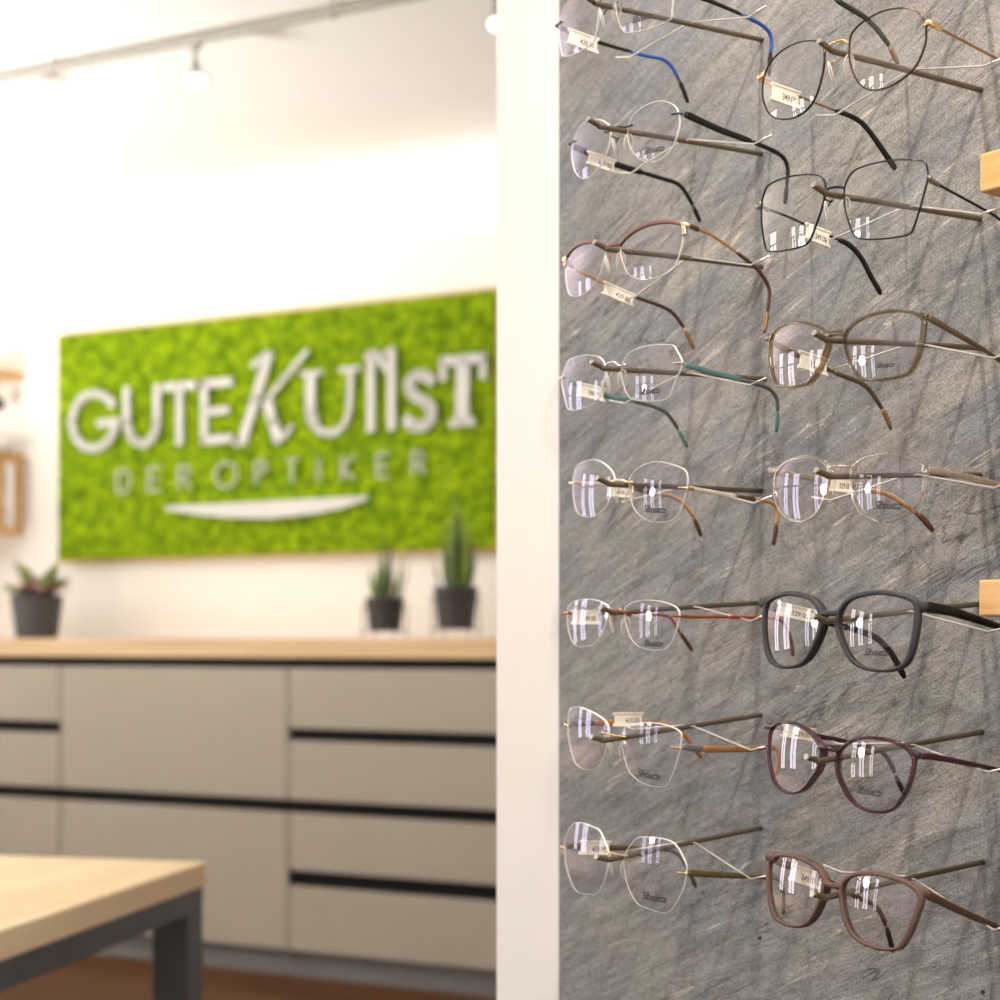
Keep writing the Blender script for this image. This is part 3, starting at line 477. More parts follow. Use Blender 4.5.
dr4 = [('drawer', .095, .297), ('drawer', .339, .538), ('drawer', .582, .775), ('drawer', .827, 1.045)]
dd = [('door', .095, .538), ('door', .582, 1.045)]
cab(-2.78, -1.782, dr4[:2] + [('drawer', .582, 1.045)], 'beige drawer cabinet at left edge of the sideboard, under the pink-leaved plant', 'd')
cab(-1.779, -0.786, dd, 'beige middle cabinet with two wide plain fronts and no short drawers', 'm')
cab(-0.783, 0.215, dr4, 'beige cabinet of four drawers beside the white wall edge, right of the wide fronts', 'd')
wt = empty('worktop', PC, RZ, 'long pale oak worktop lying over the beige sideboard cabinets', 'worktop')
bm = bmesh.new(); box(bm, -2.9, 0.5, -0.012, 0.495, E0 - 0.060, E0 + 0.006, bev=0.002); obj('oak_board', bm, M['oak'], wt)

# ------------------------------------------------------------------ moss sign
SX0, SX1, SZ0, SZ1 = -2.196, -0.222, 0.3125, 1.220
sign = empty('moss_sign', PW + V((0, 0, EYE)), RZ, 'big green moss wall sign with raised white shop lettering', 'sign')
bm = bmesh.new()
t = 0.006
box(bm, SX0, SX1, -0.045, -0.002, SZ0, SZ0 + t); box(bm, SX0, SX1, -0.045, -0.002, SZ1 - t, SZ1)
box(bm, SX0, SX0 + t, -0.045, -0.002, SZ0 + t, SZ1 - t); box(bm, SX1 - t, SX1, -0.045, -0.002, SZ0 + t, SZ1 - t)
box(bm, SX0 + t, SX1 - t, -0.014, -0.003, SZ0 + t, SZ1 - t)
obj('sign_frame', bm, M['moss_frame'], sign)
bm = bmesh.new(); nx, nz_ = 250, 116; g = []
for j in range(nz_ + 1):
    row = []
    for i in range(nx + 1):
        x = SX0 + 0.003 + (SX1 - SX0 - 0.006) * i / nx; z = SZ0 + 0.003 + (SZ1 - SZ0 - 0.006) * j / nz_
        d = noise.fractal(V((x * 28, z * 28, 3.3)), 0.8, 2.0, 4) * 0.010 + abs(noise.noise(V((x * 14, z * 14, 9)))) * 0.014
        jx, jz = noise.noise(V((x * 60, z * 60, 1))) * 0.004, noise.noise(V((x * 60, z * 60, 5))) * 0.004
        ed = min(i, nx - i, j, nz_ - j)
        if ed == 0: d = -0.030; jx = jz = 0
        row.append(bm.verts.new((x + jx, -0.050 - d, z + jz)))
    g.append(row)
for j in range(nz_):
    for i in range(nx): bm.faces.new((g[j][i], g[j][i + 1], g[j + 1][i + 1], g[j + 1][i]))
obj('moss', bm, M['moss'], sign, smooth=False)
LOFF = 0.078
def crop(cx, cy): return (50 + 0.45 * cx, 320 + 0.45 * cy)
def strokes(name, segs, mat, depth=0.012):
    """a letter of round-ended strokes; segs = [(width, [(cx, cy), ...]), ...] read on the sign face"""
    bm = bmesh.new()
    for w, pts in segs:
        P = []
        for c in pts:
            q = bw(*crop(*c), off=LOFF); P.append(V((q.x, q.z)))
        hw = w * 0.92 * 0.45 / 272.0 / 2
        def prism(poly):
            a = [bm.verts.new((p.x, -LOFF, p.y)) for p in poly]; b_ = [bm.verts.new((p.x, -LOFF + depth, p.y)) for p in poly]
            n_ = len(a); bm.faces.new(a); bm.faces.new(b_[::-1])
            for i in range(n_): bm.faces.new((a[i], b_[i], b_[(i + 1) % n_], a[(i + 1) % n_]))
        for p, q in zip(P, P[1:]):
            d = (q - p)
            if d.length < 1e-6: continue
            d.normalize(); nn = V((-d.y, d.x)) * hw
            prism([p + nn, q + nn, q - nn, p - nn])
        for p in P[1:-1]:
            prism([p + V((math.cos(k * math.pi / 6), math.sin(k * math.pi / 6))) * hw for k in range(12)])
    recalc(bm)
    o = obj(name, bm, mat, sign)
    return o
W_ = 20
strokes('letter', [(W_, [(140, 190), (122, 169), (99, 162), (75, 168), (56, 190), (46, 225), (54, 260), (73, 281), (99, 286), (122, 275), (138, 255), (144, 230)]), (18, [(104, 229), (152, 225)])], M['letter'])
strokes('letter', [(W_, [(169, 148), (169, 230), (176, 256), (190, 271), (206, 276), (221, 268), (233, 250), (237, 228), (237, 143)])], M['letter'])
strokes('letter', [(W_, [(250, 150), (324, 143)]), (W_, [(287, 146), (287, 278)])], M['letter'])
strokes('letter', [(W_, [(342, 134), (342, 274)]), (W_, [(334, 142), (404, 136)]), (18, [(342, 204), (396, 199)]), (W_, [(334, 268), (404, 262)])], M['letter'])
strokes('letter', [(24, [(486, 72), (456, 175), (424, 276)]), (14, [(448, 104), (470, 82), (488, 72)]), (12, [(572, 66), (520, 130), (474, 186)]), (26, [(480, 176), (494, 225), (508, 268)]), (11, [(496, 272), (518, 262), (536, 234)]), (9, [(408, 276), (438, 272)])], M['letter'])
strokes('letter', [(26, [(578, 118), (578, 205), (586, 232)]), (18, [(582, 222), (592, 242), (614, 252), (638, 247)]), (14, [(632, 249), (652, 236), (664, 205), (668, 112)]), (11, [(555, 120), (604, 115)]), (11, [(642, 111), (688, 106)])], M['letter'])
strokes('letter', [(20, [(712, 72), (712, 248)]), (20, [(758, 62), (758, 244)]), (16, [(700, 80), (728, 72)]), (16, [(722, 74), (754, 118)]), (8, [(738, 76), (760, 62)])], M['letter'])
strokes('letter', [(24, [(850, 138), (832, 122), (808, 124), (795, 144), (804, 166), (828, 178), (846, 192), (848, 218), (830, 236), (806, 236), (788, 218)])], M['letter'])
strokes('letter', [(22, [(866, 92), (968, 84)]), (16, [(872, 86), (872, 136)]), (16, [(961, 80), (961, 130)]), (32, [(917, 88), (915, 230)]), (18, [(888, 229), (942, 224)])], M['letter'])
def thin(cx, segs):
    yc = 358 - (cx - 163) * 40 / 654.0; sl = -40 / 654.0
    strokes('letter', [(5.2, [(cx + a * 14, yc + b_ * 25 + a * 14 * sl) for a, b_ in s]) for s in segs], M['letter2'], 0.010)
Dl = [[(-1, -1), (-1, 1), (0.2, 1), (0.9, 0.5), (1, 0), (0.9, -0.5), (0.2, -1), (-1, -1)]]
El = [[(1, -1), (-0.8, -1), (-0.8, 1), (1, 1)], [(-0.8, 0), (0.8, 0)]]
Rl = [[(-0.8, 1), (-0.8, -1), (0.4, -1), (0.9, -0.5), (0.4, 0), (-0.8, 0)], [(0.1, 0), (1, 1)]]
Pl = Rl[:1]
Ol = [[(1.7 * math.cos(k * math.pi / 8), 1.1 * math.sin(k * math.pi / 8)) for k in range(17)]]
Tl = [[(-0.9, -1), (0.9, -1)], [(0, -1), (0, 1)]]
for cx, sg in ((163, Dl), (230, El), (297, Rl), (390, Ol), (468, Pl), (537, Tl), (596, [[(0, -1), (0, 1)]]), (660, [[(-0.8, -1), (-0.8, 1)], [(1, -1), (-0.8, 0.1), (1, 1)]]), (738, El), (817, Rl)):
    thin(cx, sg)
# the smile-shaped bar below
bm = bmesh.new()
top = [(256, 413), (340, 410), (480, 403), (600, 396), (704, 391)]; bot = [(704, 399), (650, 417), (580, 431), (480, 441), (380, 438), (310, 430), (256, 420)]
poly = [bw(*crop(*c), off=LOFF) for c in top + bot]
a = [bm.verts.new((p.x, -LOFF, p.z)) for p in poly]; b_ = [bm.verts.new((p.x, -LOFF + 0.012, p.z)) for p in poly]
bm.faces.new(a); bm.faces.new(b_[::-1])
for i in range(len(a)): bm.faces.new((a[i], b_[i], b_[(i + 1) % len(a)], a[(i + 1) % len(a)]))
recalc(bm); obj('smile_bar', bm, M['letter'], sign)

# ------------------------------------------------------------------ wall shelf at the left edge
SH = 0.20
sh = empty('wall_shelf', PW + V((0, 0, EYE)), RZ, 'oak wall shelf with three boards, cut by the left edge of the photo', 'shelf')
xr = bw(24, 455, 0.0).x
def board(py0, py1):
    z1, z0 = bw(12, py0, 0.08).z, bw(12, py1, 0.08).z
    bm = bmesh.new(); box(bm, xr - 0.9, xr, -SH, -0.001, z0, z1, bev=0.002); obj('shelf_board', bm, M['shelf_oak'], sh); return z0, z1
b1 = board(370, 378); b2 = board(451.5, 459.5); b3 = board(526, 534)
bm = bmesh.new(); box(bm, xr - 0.030, xr - 0.008, -SH + 0.01, -0.001, b3[1] + 0.0005, b2[0] - 0.0005); obj('side_panel', bm, M['shelf_oak'], sh)
# a framed black and white photograph and a glass bowl standing there
pf = empty('picture_frame', PW + R_ * (bw(12, 500, 0.10).x - 0.10) - IN * 0.10 + V((0, 0, EYE + b3[1])), RZ, 'black and white picture standing on the lowest oak shelf board', 'picture')
hgt = (b2[0] - b3[1]) * 0.93
bm = bmesh.new(); box(bm, -0.10, 0.10, 0, 0.012, 0.0005, hgt); obj('picture_mount', bm, M['photo_white'], pf)
bm = bmesh.new()
for (x0, x1, z0, z1) in ((0.058, 0.072, 0.62, 0.93), (0.03, 0.075, 0.50, 0.58), (0.045, 0.068, 0.10, 0.33), (-0.05, 0.02, 0.2, 0.8)):
    P = [V(((x0 + x1) / 2 + (x1 - x0) / 2 * math.cos(k * math.pi / 8), -0.0005, hgt * ((z0 + z1) / 2 + (z1 - z0) / 2 * math.sin(k * math.pi / 8)))) for k in range(16)]
    bm.faces.new([bm.verts.new(p) for p in P])
obj('picture_print', bm, M['slate'], pf)
gb_ = empty('glass_bowl', PW + R_ * (bw(19, 440, 0.11).x - 0.098) - IN * 0.11 + V((0, 0, EYE + b2[1])), RZ, 'upturned clear glass bowl on the middle oak shelf board', 'bowl')
bm = bmesh.new(); lathe(bm, [(0.098, 0.001), (0.097, 0.02), (0.09, 0.045), (0.072, 0.068), (0.04, 0.083), (0.006, 0.088)], n=28); obj('bowl_shell', bm, M['glassy'], gb_, smooth=True)
bm = bmesh.new(); lathe(bm, [(0.040, 0.002), (0.052, 0.02), (0.045, 0.035), (0.010, 0.040)], n=24); obj('white_dish', bm, M['photo_white'], gb_, smooth=True)
hook = empty('hanging_ornament', PW + R_ * (bw(-3, 400, 0.10).x) - IN * 0.10 + V((0, 0, EYE + b1[0])), RZ, 'small dark ornament hanging under the top oak shelf board', 'ornament')
bm = bmesh.new(); tube(bm, [(0, 0, 0.0), (0, 0, -0.075)], 0.002); obj('cord', bm, M['wirestand'], hook)
bm = bmesh.new(); lathe(bm, [(0.004, -0.07), (0.022, -0.08), (0.034, -0.10), (0.032, -0.118), (0.012, -0.13)], n=20); obj('bulb', bm, M['ornament'], hook, smooth=True)

# ------------------------------------------------------------------ plants on the worktop
WZ = EYE + 0.006
def leafblade(bm, base, tipp, w, bend, thick=0.002, seg=9, fold=0.25, sharp=0.75):
    base, tipp = V(base), V(tipp); d = tipp - base
    s = d.cross(V((0, 0, 1)))
    if s.length < 0.02: s = V((1, 0, 0))
    s.normalize(); s = (s + V((random.uniform(-.4, .4), random.uniform(-.4, .4), 0))).normalized()
    b0 = V(bend); rows = []
    for i in range(seg + 1):
        t = i / seg
        c = base + d * t + b0 * (4 * t * (1 - t))
        ww = w * (0.55 + 0.45 * math.sin(math.pi * min(1, t * 1.3))) * (1 - t ** 3) ** sharp + 0.0006
        up = V((0, 0, 1)).cross(s); up = up * (fold * ww)
        rows.append([bm.verts.new(c - s * ww), bm.verts.new(c + up), bm.verts.new(c + s * ww), bm.verts.new(c + up * 0.6 + V((0, 0, -thick)))])
    for A, B in zip(rows, rows[1:]):
        for j in range(4): bm.faces.new((A[j], A[(j + 1) % 4], B[(j + 1) % 4], B[j]))
    bm.faces.new(rows[-1])
def pot(root, r_top, r_bot, h, z0, mat):
    bm = bmesh.new()
    lathe(bm, [(r_bot * 0.9, z0), (r_bot, z0 + 0.002), (r_top, z0 + h - 0.012), (r_top + 0.002, z0 + h - 0.010), (r_top + 0.002, z0 + h), (r_top - 0.004, z0 + h), (r_top - 0.005, z0 + h - 0.018)], n=32, cap=False)
    bm.verts.ensure_lookup_table()
    bm.faces.new([bm.verts[i] for i in range(32)][::-1])
    obj('pot', bm, mat, root, smooth=False)
    bm = bmesh.new(); lathe(bm, [(0.001, z0 + h - 0.012), (r_top * 0.6, z0 + h - 0.011), (r_top - 0.0055, z0 + h - 0.015)], n=24, cap=False); obj('soil', bm, M['soil'], root)
def wstand(root, r, h, hz):
    st = bmesh.new()
    for k in range(4):
        an = math.pi / 4 + k * math.pi / 2 + 0.2
        x, y = r * math.cos(an), r * math.sin(an)
        tube(st, [(x, y, 0.001), (x, y, h)], 0.0022, 6, up=V((1, 0, 0)))
    tube(st, [(r * math.cos(k * math.pi / 12), r * math.sin(k * math.pi / 12), h - 0.002) for k in range(24)], 0.0022, 6, closed=True)
    tube(st, [(r * math.cos(k * math.pi / 12), r * math.sin(k * math.pi / 12), hz - 0.003) for k in range(24)], 0.0022, 6, closed=True)
    for an in (math.pi / 4 + 0.2, 3 * math.pi / 4 + 0.2):
        c_, s_ = math.cos(an) * r, math.sin(an) * r
        tube(st, [(-c_, -s_, hz - 0.003), (c_, s_, hz - 0.003)], 0.002, 6)
    obj('wire_stand', st, M['wirestand'], root)
OFFP = 0.30
def plant_root(name, px, label, cat, off=OFFP):
    q = bw(px, 640, off); P = PW + R_ * q.x + IN * q.y
    return empty(name, (P.x, P.y, WZ), RZ, label, cat), 1670.0 / P.y
pl, sc = plant_root('potted_plant', 37, 'low plant with wide grey-green and pink leaves in a grey pot', 'potted plant')
pot(pl, 25.5 / sc, 20.5 / sc, 43 / sc, 0.0, M['pot2'])
zt = 42 / sc
bm = bmesh.new()
def Lf(b_, x, y, z, w, bend=(0, 0, 0.02)): leafblade(bm, (x * 0.12 / sc, y * 0.12 / sc, zt - 0.008), (x / sc, y / sc, zt + z / sc), w * 1.9 / sc, bend, fold=0.18)
Lf(bm, -30, -6, 36, 15, (0.012, 0, 0.035)); Lf(bm, -42, 5, 4, 13, (0, 0, 0.04)); Lf(bm, 26, 4, 36, 9, (0.0, 0, 0.01)); Lf(bm, 8, 14, 28, 9); Lf(bm, 40, 8, 18, 8, (0, 0, .02))
obj('broad_leaf', bm, M['leaf_grey'], pl, smooth=True)
bm = bmesh.new()
Lf(bm, 46, -2, 4, 7, (0, 0, 0.03)); Lf(bm, -20, -20, 8, 10, (0, 0, 0.02)); Lf(bm, 24, -18, 5, 10, (0, 0, 0.025)); Lf(bm, 2, -24, 6, 11, (0, 0, 0.02)); Lf(bm, 14, -12, 18, 7); Lf(bm, -8, -14, 14, 7)
obj('pink_leaf', bm, M['leaf_pink'], pl, smooth=True)

def spiky(px, label, wtop, wbot, hp, hz, blades, mats, st_r):
    root, sc = plant_root('potted_succulent', px, label, 'potted plant')
    wtop *= 1.06; wbot *= 1.06; hp *= 1.06
    pot(root, wtop / sc, wbot / sc, hp / sc, hz / sc, M['pot'])
    wstand(root, st_r / sc, (hp * 0.72 + hz) / sc, hz / sc)
    z0 = (hz + hp) / sc
    for mi in range(len(mats)):
        bm = bmesh.new()
        for i, (x, y, h, w) in enumerate(blades):
            if i % len(mats) != mi: continue
            leafblade(bm, (x * 0.75 / sc, y * 0.7 / sc, z0 - 0.012), (x * 1.15 / sc, y / sc, z0 + h / sc), w * 1.08 / sc, (x * 0.05 / sc, 0, 0), fold=0.5, sharp=1.0)
        obj('upright_leaf', bm, mats[mi], root, smooth=True)
    return root
spiky(385, 'smaller spiky green succulent in black pot on wire stand, below the moss sign', 18.5, 15, 31, 8,
      [(-2, 0, 62, 3.6), (-8, 3, 44, 3.2), (6, -4, 50, 3.4), (17, 2, 56, 2.6), (21, 6, 42, 2.2), (-13, -5, 34, 2.4), (2, 8, 58, 3.2), (11, 6, 30, 3.0), (-5, -8, 30, 3.4), (-18, 2, 26, 1.8)], [M['leaf_dark'], M['leaf']], 24)
spiky(456, 'taller spiky green succulent in black pot on wire stand, nearest the white wall edge', 21, 17, 39, 10,
      [(-4, 0, 92, 3.6), (3, 3, 86, 3.6), (12, -2, 66, 4.6), (15, 3, 58, 4.6), (-14, 2, 70, 3.0), (-9, -5, 52, 4.4), (-11, 5, 38, 4.6), (0, -6, 62, 4.0), (8, 7, 76, 3.4), (-24, 3, 34, 1.8), (-2, 6, 100, 3.0), (19, 4, 46, 3.0)], [M['leaf'], M['leaf_dark']], 26)

# ------------------------------------------------------------------ ceiling track with spots
TR0 = V((-0.822, 4.5, 0))
def trk(px):   # distance along the track at a photo column
    r = ray(px, 0); k = (px - CX) / F
    t_ = (k * TR0.y - TR0.x) / (R_.x - k * R_.y); return t_
track = empty('track_rail', TR0 + V((0, 0, EYE + 1.617)), RZ, 'thin satin metal track rail running under the white ceiling', 'track rail')
bm = bmesh.new(); box(bm, -2.6, 1.8, -0.008, 0.008, -0.010, 0.006); obj('rail', bm, M['track'], track)
for px in (52, 333):
    x = trk(px); bm = bmesh.new(); lathe(bm, [(0.012, -0.014), (0.012, 0.012), (0.006, 0.014), (0.006, 0.0275)], c=(x, 0, 0), n=14); obj('standoff', bm, M['track'], track)
for px, dz, lab in ((-9, 0.115, 'lit white spotlight on the ceiling track at the left photo edge'), (195, 0.11, 'lit white spotlight hanging from the middle of the ceiling track'), (495.5, 0.11, 'lit spotlight on the ceiling track beside the white wall edge')):
    x = trk(px)
    P = TR0 + R_ * x + V((0, 0, EYE + 1.617 - 0.0105))
    s_ = empty('track_spotlight', P, RZ, lab, 'spotlight', 'spotlights on the ceiling track')
    bm = bmesh.new(); box(bm, -0.016, 0.016, -0.012, 0.012, -0.012, 0.0)
    tube(bm, [(0, 0, -0.010), (0.004, -0.002, -0.055)], 0.006, 8, up=V((1, 0, 0))); obj('stem', bm, M['track'], s_)
    bm = bmesh.new(); lathe(bm, [(0.009, 0.0), (0.011, -0.02), (0.018, -0.035), (0.034, -0.055), (0.036, -0.060), (0.033, -0.060)], n=24)
    rm = Matrix.Rotation(math.radians(-14), 3, 'Y') @ Matrix.Rotation(math.radians(-14), 3, 'X')
    bmesh.ops.rotate(bm, verts=bm.verts, cent=(0, 0, 0), matrix=rm); bmesh.ops.translate(bm, verts=bm.verts, vec=(0.004, -0.002, -0.05))
    obj('lamp_head', bm, M['track'], s_, smooth=True)
    bm = bmesh.new(); lathe(bm, [(0.029, -0.0605), (0.029, -0.062), (0.012, -0.064)], n=24)
    bmesh.ops.rotate(bm, verts=bm.verts, cent=(0, 0, 0), matrix=rm); bmesh.ops.translate(bm, verts=bm.verts, vec=(0.004, -0.002, -0.05))
    obj('lamp_face', bm, M['lamp_on'], s_)

# ------------------------------------------------------------------ table
TH = 0.385
Tc = V(((207 - CX) / F * (F * TH / 221.5), F * TH / 221.5, 0))
a1 = math.radians(-102.5 + 90)       # table x axis (to the right)
tb = empty('table', (Tc.x, Tc.y, 0), a1, 'table with light oak top and grey square steel legs, bottom left', 'table')
# local: corner at the origin, x to the right, y away; the top spans x<0, y<0
zt = EYE - TH
bm = bmesh.new(); box(bm, -0.9, 0, -1.6, 0, zt - 0.042, zt, bev=0.003); obj('table_top', bm, M['oak_table'] if 'oak_table' in M else M['oak'], tb)
bm = bmesh.new()
box(bm, -0.071, -0.005, -1.56, -0.005, zt - 0.084, zt - 0.0425, bev=0.002)
box(bm, -0.86, -0.0715, -0.071, -0.005, zt - 0.084, zt - 0.0425, bev=0.002)
obj('steel_rail', bm, M['steel'], tb)
for x0, y0 in ((-0.071, -0.071), (-0.86, -0.071), (-0.071, -1.56), (-0.86, -1.56)):
    bm = bmesh.new(); box(bm, x0, x0 + 0.066, y0, y0 + 0.066, 0.0, zt - 0.0845, bev=0.003); obj('leg', bm, M['steel'], tb)

# ------------------------------------------------------------------ wooden display shelves at the right edge
def wshelf(pxl, py0, py1, label):
    P = on(pxl, (py0 + py1) / 2, W0 - NW * 0.10, NW)
    h = (py1 - py0) * P.y / F
    o = empty('wooden_shelf', P + NW * 0.10 + V((0, 0, EYE)), math.atan2(U.y, U.x), label, 'shelf', 'wooden display shelves')
    bm = bmesh.new(); box(bm, 0, 0.42, -0.10, -0.0005, -h / 2, h / 2, bev=0.0012); obj('shelf_board', bm, M['block'], o)
wshelf(979.5, 154, 193, 'light wooden shelf end at right edge, beside the dark square glasses')
wshelf(978.5, 580, 616.5, 'light wooden shelf end at right edge, beside the dark grey plastic glasses')

# ------------------------------------------------------------------ glasses
RC = 0.125
def mm(p): return V((-p[0] / 1000, p[1] / 1000, p[2] / 1000))          # glasses-local millimetres (x to the photo's right) -> local metres
class Gl:
    def __init__(s, key, label, grp='glasses on the stone display wall'):
        d = DATA[key]; s.d = d; s.key = key
        ex, eo, ez = [V(r) for r in d['M']]
        X = -ex
        eo = (eo - X * eo.dot(X)).normalized(); ez = X.cross(eo)
        mw = Matrix((( X.x, eo.x, ez.x, 0), (X.y, eo.y, ez.y, 0), (X.z, eo.z, ez.z, 0), (0, 0, 0, 1)))
        mw.translation = wpt(d['O'])
        s.mw = mw
        s.root = empty('eyeglasses', mat=mw, label=label, cat='glasses', group=grp)
        s.w = d['wrap']; s.ac = d['ac']; s.bc = d['bc']
        s.out = [V((p[0] / 1000, p[1] / 1000)) for p in [tuple(q) for q in catmull([V((a, b_, 0)) for a, b_ in d['lens']], 5, True)]]
        # anticlockwise in (a, b)?
        ar = sum(p.x * q.y - q.x * p.y for p, q in zip(s.out, s.out[1:] + s.out[:1]))
        if ar < 0: s.out.reverse()
        s.amin = min(p.x for p in s.out); s.amax = max(p.x for p in s.out)
        s.bmin = min(p.y for p in s.out); s.bmax = max(p.y for p in s.out)
    def pt(s, a, b, side, off=0.0):
        sg = -((a - s.ac) ** 2 + (b - s.bc) ** 2) / (2 * RC)
        c, sn = math.cos(s.w), math.sin(s.w)
        ax = V((side * c, -sn, 0)); no = V((side * sn, c, 0))
        p = ax * a + no * (sg + off) + V((0, 0, b))
        return V((-p.x, p.y, p.z))
    def nrm(s, i):
        n = len(s.out); T = s.out[(i + 1) % n] - s.out[i - 1]
        return V((T.y, -T.x)).normalized()
    def lenses(s, mat, edge=None, stamp=None, emat_=None):
        for side in (-1, 1):
            bm = bmesh.new(); n = len(s.out); C = V((s.ac, s.bc)); K = 9
            cv = bm.verts.new(s.pt(C.x, C.y, side)); prev = None
            for k in range(1, K + 1):
                r = [bm.verts.new(s.pt(*(C + (p - C) * (k / K)), side)) for p in s.out]
                for i in range(n):
                    if prev is None: f = bm.faces.new((cv, r[i], r[(i + 1) % n]))
                    else: f = bm.faces.new((prev[i], r[i], r[(i + 1) % n], prev[(i + 1) % n]))
                prev = r
            bm.normal_update()
            if sum(f.normal.y for f in bm.faces) < 0: bmesh.ops.reverse_faces(bm, faces=bm.faces[:])
            mats = [mat]
            le = obj('lens', bm, mats, s.root, smooth=True)
            if edge:
                bm = bmesh.new(); t = edge
                A = [bm.verts.new(s.pt(p.x, p.y, side, 0.0003)) for p in s.out]; B = []
                for i, p in enumerate(s.out):
                    q = p + s.nrm(i) * 0.0001
                    B.append(bm.verts.new(s.pt(q.x, q.y, side, -t)))
                Cc = [bm.verts.new(s.pt(*(p - s.nrm(i) * 0.00038), side, 0.0003)) for i, p in enumerate(s.out)]
                for i in range(n):
                    j = (i + 1) % n
                    bm.faces.new((A[i], A[j], B[j], B[i])); bm.faces.new((Cc[i], Cc[j], A[j], A[i]))
                obj('lens_edge', bm, emat_ or M['edge'], le)
            if stamp and side == 1 and 'pr' in s.d:
                a0, b0, wd = [v / 1000 for v in s.d['pr']]
                bm = text_mesh('Silhouette', 1.0, shear=0.45, offset=0.016, spacing=0.92)
                xs = [v.co.x for v in bm.verts]; k = wd * 1.08 / (max(xs) - min(xs)); xm = (max(xs) + min(xs)) / 2
                for v in bm.verts: v.co = s.pt(a0 + (v.co.x - xm) * k, b0 + v.co.y * k * 1.35, side, 0.00025)
                # a long flourish under the word
                P = [s.pt(a0 + wd * (t - 0.5), b0 - wd * 0.10 + 0.05 * wd * math.sin(3 * t), side, 0.0003) for t in [k_ / 8 for k_ in range(9)]]
                tube(bm, P, 0.00013, 4)
                obj('lens_stamp', bm, M['stamp'], le)
    def band(s, name, mat, wi, depth, back_extra=0.0, arc=None, ins=0.0004, parent=None, sides=(-1, 1), bridge=None, lug=None):
        """rim band around each lens. wi = (top, outer, bottom, nose) widths; arc(a,b)->bool keeps only part"""
        bm = bmesh.new(); n = len(s.out)
        for side in sides:
            rings = []; keep = []
            for i, p in enumerate(s.out):
                nn = s.nrm(i)
                t = max(0, nn.y) ** 2 * wi[0] + max(0, nn.x) ** 2 * wi[1] + max(0, -nn.y) ** 2 * wi[2] + max(0, -nn.x) ** 2 * wi[3]
                be = depth + back_extra * max(0, -nn.x) ** 1.5
                ip = p - nn * ins; op = p + nn * t; mp_ = (ip + op) / 2
                h = depth * 0.45
                sec = [(ip, h * 0.72), (ip + (op - ip) * 0.14, h), (ip + (op - ip) * 0.86, h), (op, h * 0.7), (op, -be * 0.45), (ip + (op - ip) * 0.8, -be * 0.6), (ip + (op - ip) * 0.2, -be * 0.6), (ip, -be * 0.4)]
                rings.append([bm.verts.new(s.pt(q.x, q.y, side, o_)) for q, o_ in sec])
                keep.append(arc is None or arc(p.x, p.y))
            m = 8
            for i in range(n):
                j = (i + 1) % n
                if not (keep[i] and keep[j]):
                    if keep[i] != keep[j]: bm.faces.new(rings[i] if keep[i] else rings[j])
                    continue
                for q in range(m): bm.faces.new((rings[i][q], rings[i][(q + 1) % m], rings[j][(q + 1) % m], rings[j][q]))
            for r in rings:
                for v in r:
                    if not v.link_faces: bm.verts.remove(v)
        if bridge:
            zb, hh, arch, dd = bridge
            aw = wi[3] * 0.5
            # nose-side rim point at this height
            cand = min(s.out, key=lambda p: abs(p.y - zb) + (10 if p.x > s.ac else 0))
            P = []
            for k in range(13):
                t = k / 12 * 2 - 1
                e = s.pt(cand.x - wi[3] * 0.35, zb, 1 if t > 0 else -1, 0)
                P.append(V((e.x * abs(t), e.y * abs(t) ** 2 + (1 - abs(t) ** 2) * (e.y + 0.0012), zb + arch * (1 - t * t))))
            sweep(bm, P, lambda i, t: superell(dd, hh * (1 + 0.55 * (abs(t * 2 - 1)) ** 4), 10))
        if lug:
            hh, dd = lug
            for side, key in ((-1, 'lt'), (1, 'rt')):
                H = mm(s.d[key][0])
                cand = max(s.out, key=lambda p: p.x * 0.6 - abs(p.y - H.z - 0.001) * 1.4)
                e = s.pt(cand.x + wi[1] * 0.4, cand.y, side, 0.0)
                P = catmull([e, V((e.x * 0.45 + H.x * 0.55 + (H.x - e.x) * 0.25, e.y * 0.75 + H.y * 0.25, H.z * 0.5 + e.z * 0.5)), V((H.x, H.y, H.z))], 5)
                sweep(bm, P, lambda i, t: superell(dd, hh * (1.15 - 0.25 * t), 10))
        recalc(bm)
        return obj(name, bm, mat, parent or s.root, smooth=True)
    def temples(s, segs, tip_ring=None):
        """segs = [(name, f0, f1, half height mm (start, end), half thickness mm, material)], the first is the temple, later ones its sub-parts"""
        for key in ('lt', 'rt'):
            P = catmull([mm(p) for p in s.d[key]], 8)
            L_ = [0]
            for a, b_ in zip(P, P[1:]): L_.append(L_[-1] + (b_ - a).length)
            tot = L_[-1]
            par = None
            sidev = V((P[8].x - P[0].x, P[8].y - P[0].y, 0)).cross(V((0, 0, 1))).normalized()
            for nme, f0, f1, hh, th, mt in segs:
                pts = []
                def at(l):
                    for i in range(len(P) - 1):
                        if L_[i + 1] >= l - 1e-9:
                            k = (l - L_[i]) / max(1e-9, L_[i + 1] - L_[i]); return P[i].lerp(P[i + 1], k)
                    return P[-1]
                ns = max(3, int((f1 - f0) * 44))
                pts = [at(tot * (f0 + (f1 - f0) * i / ns)) for i in range(ns + 1)]
                bm = bmesh.new()
                h0, h1 = (hh, hh) if not isinstance(hh, tuple) else hh
                def prof(i, t):
                    h = (h0 + (h1 - h0) * t) / 1000 * 1.25; th_ = th / 1000 * 1.15
                    if i == 0 or i == ns: h *= 0.7; th_ *= 0.7
                    return superell(th_, h, 10, 0.7)
                sweep(bm, pts, prof, side=sidev)
                recalc(bm)
                o = obj(nme, bm, mt, par or s.root, smooth=True)
                if par is None: par = o
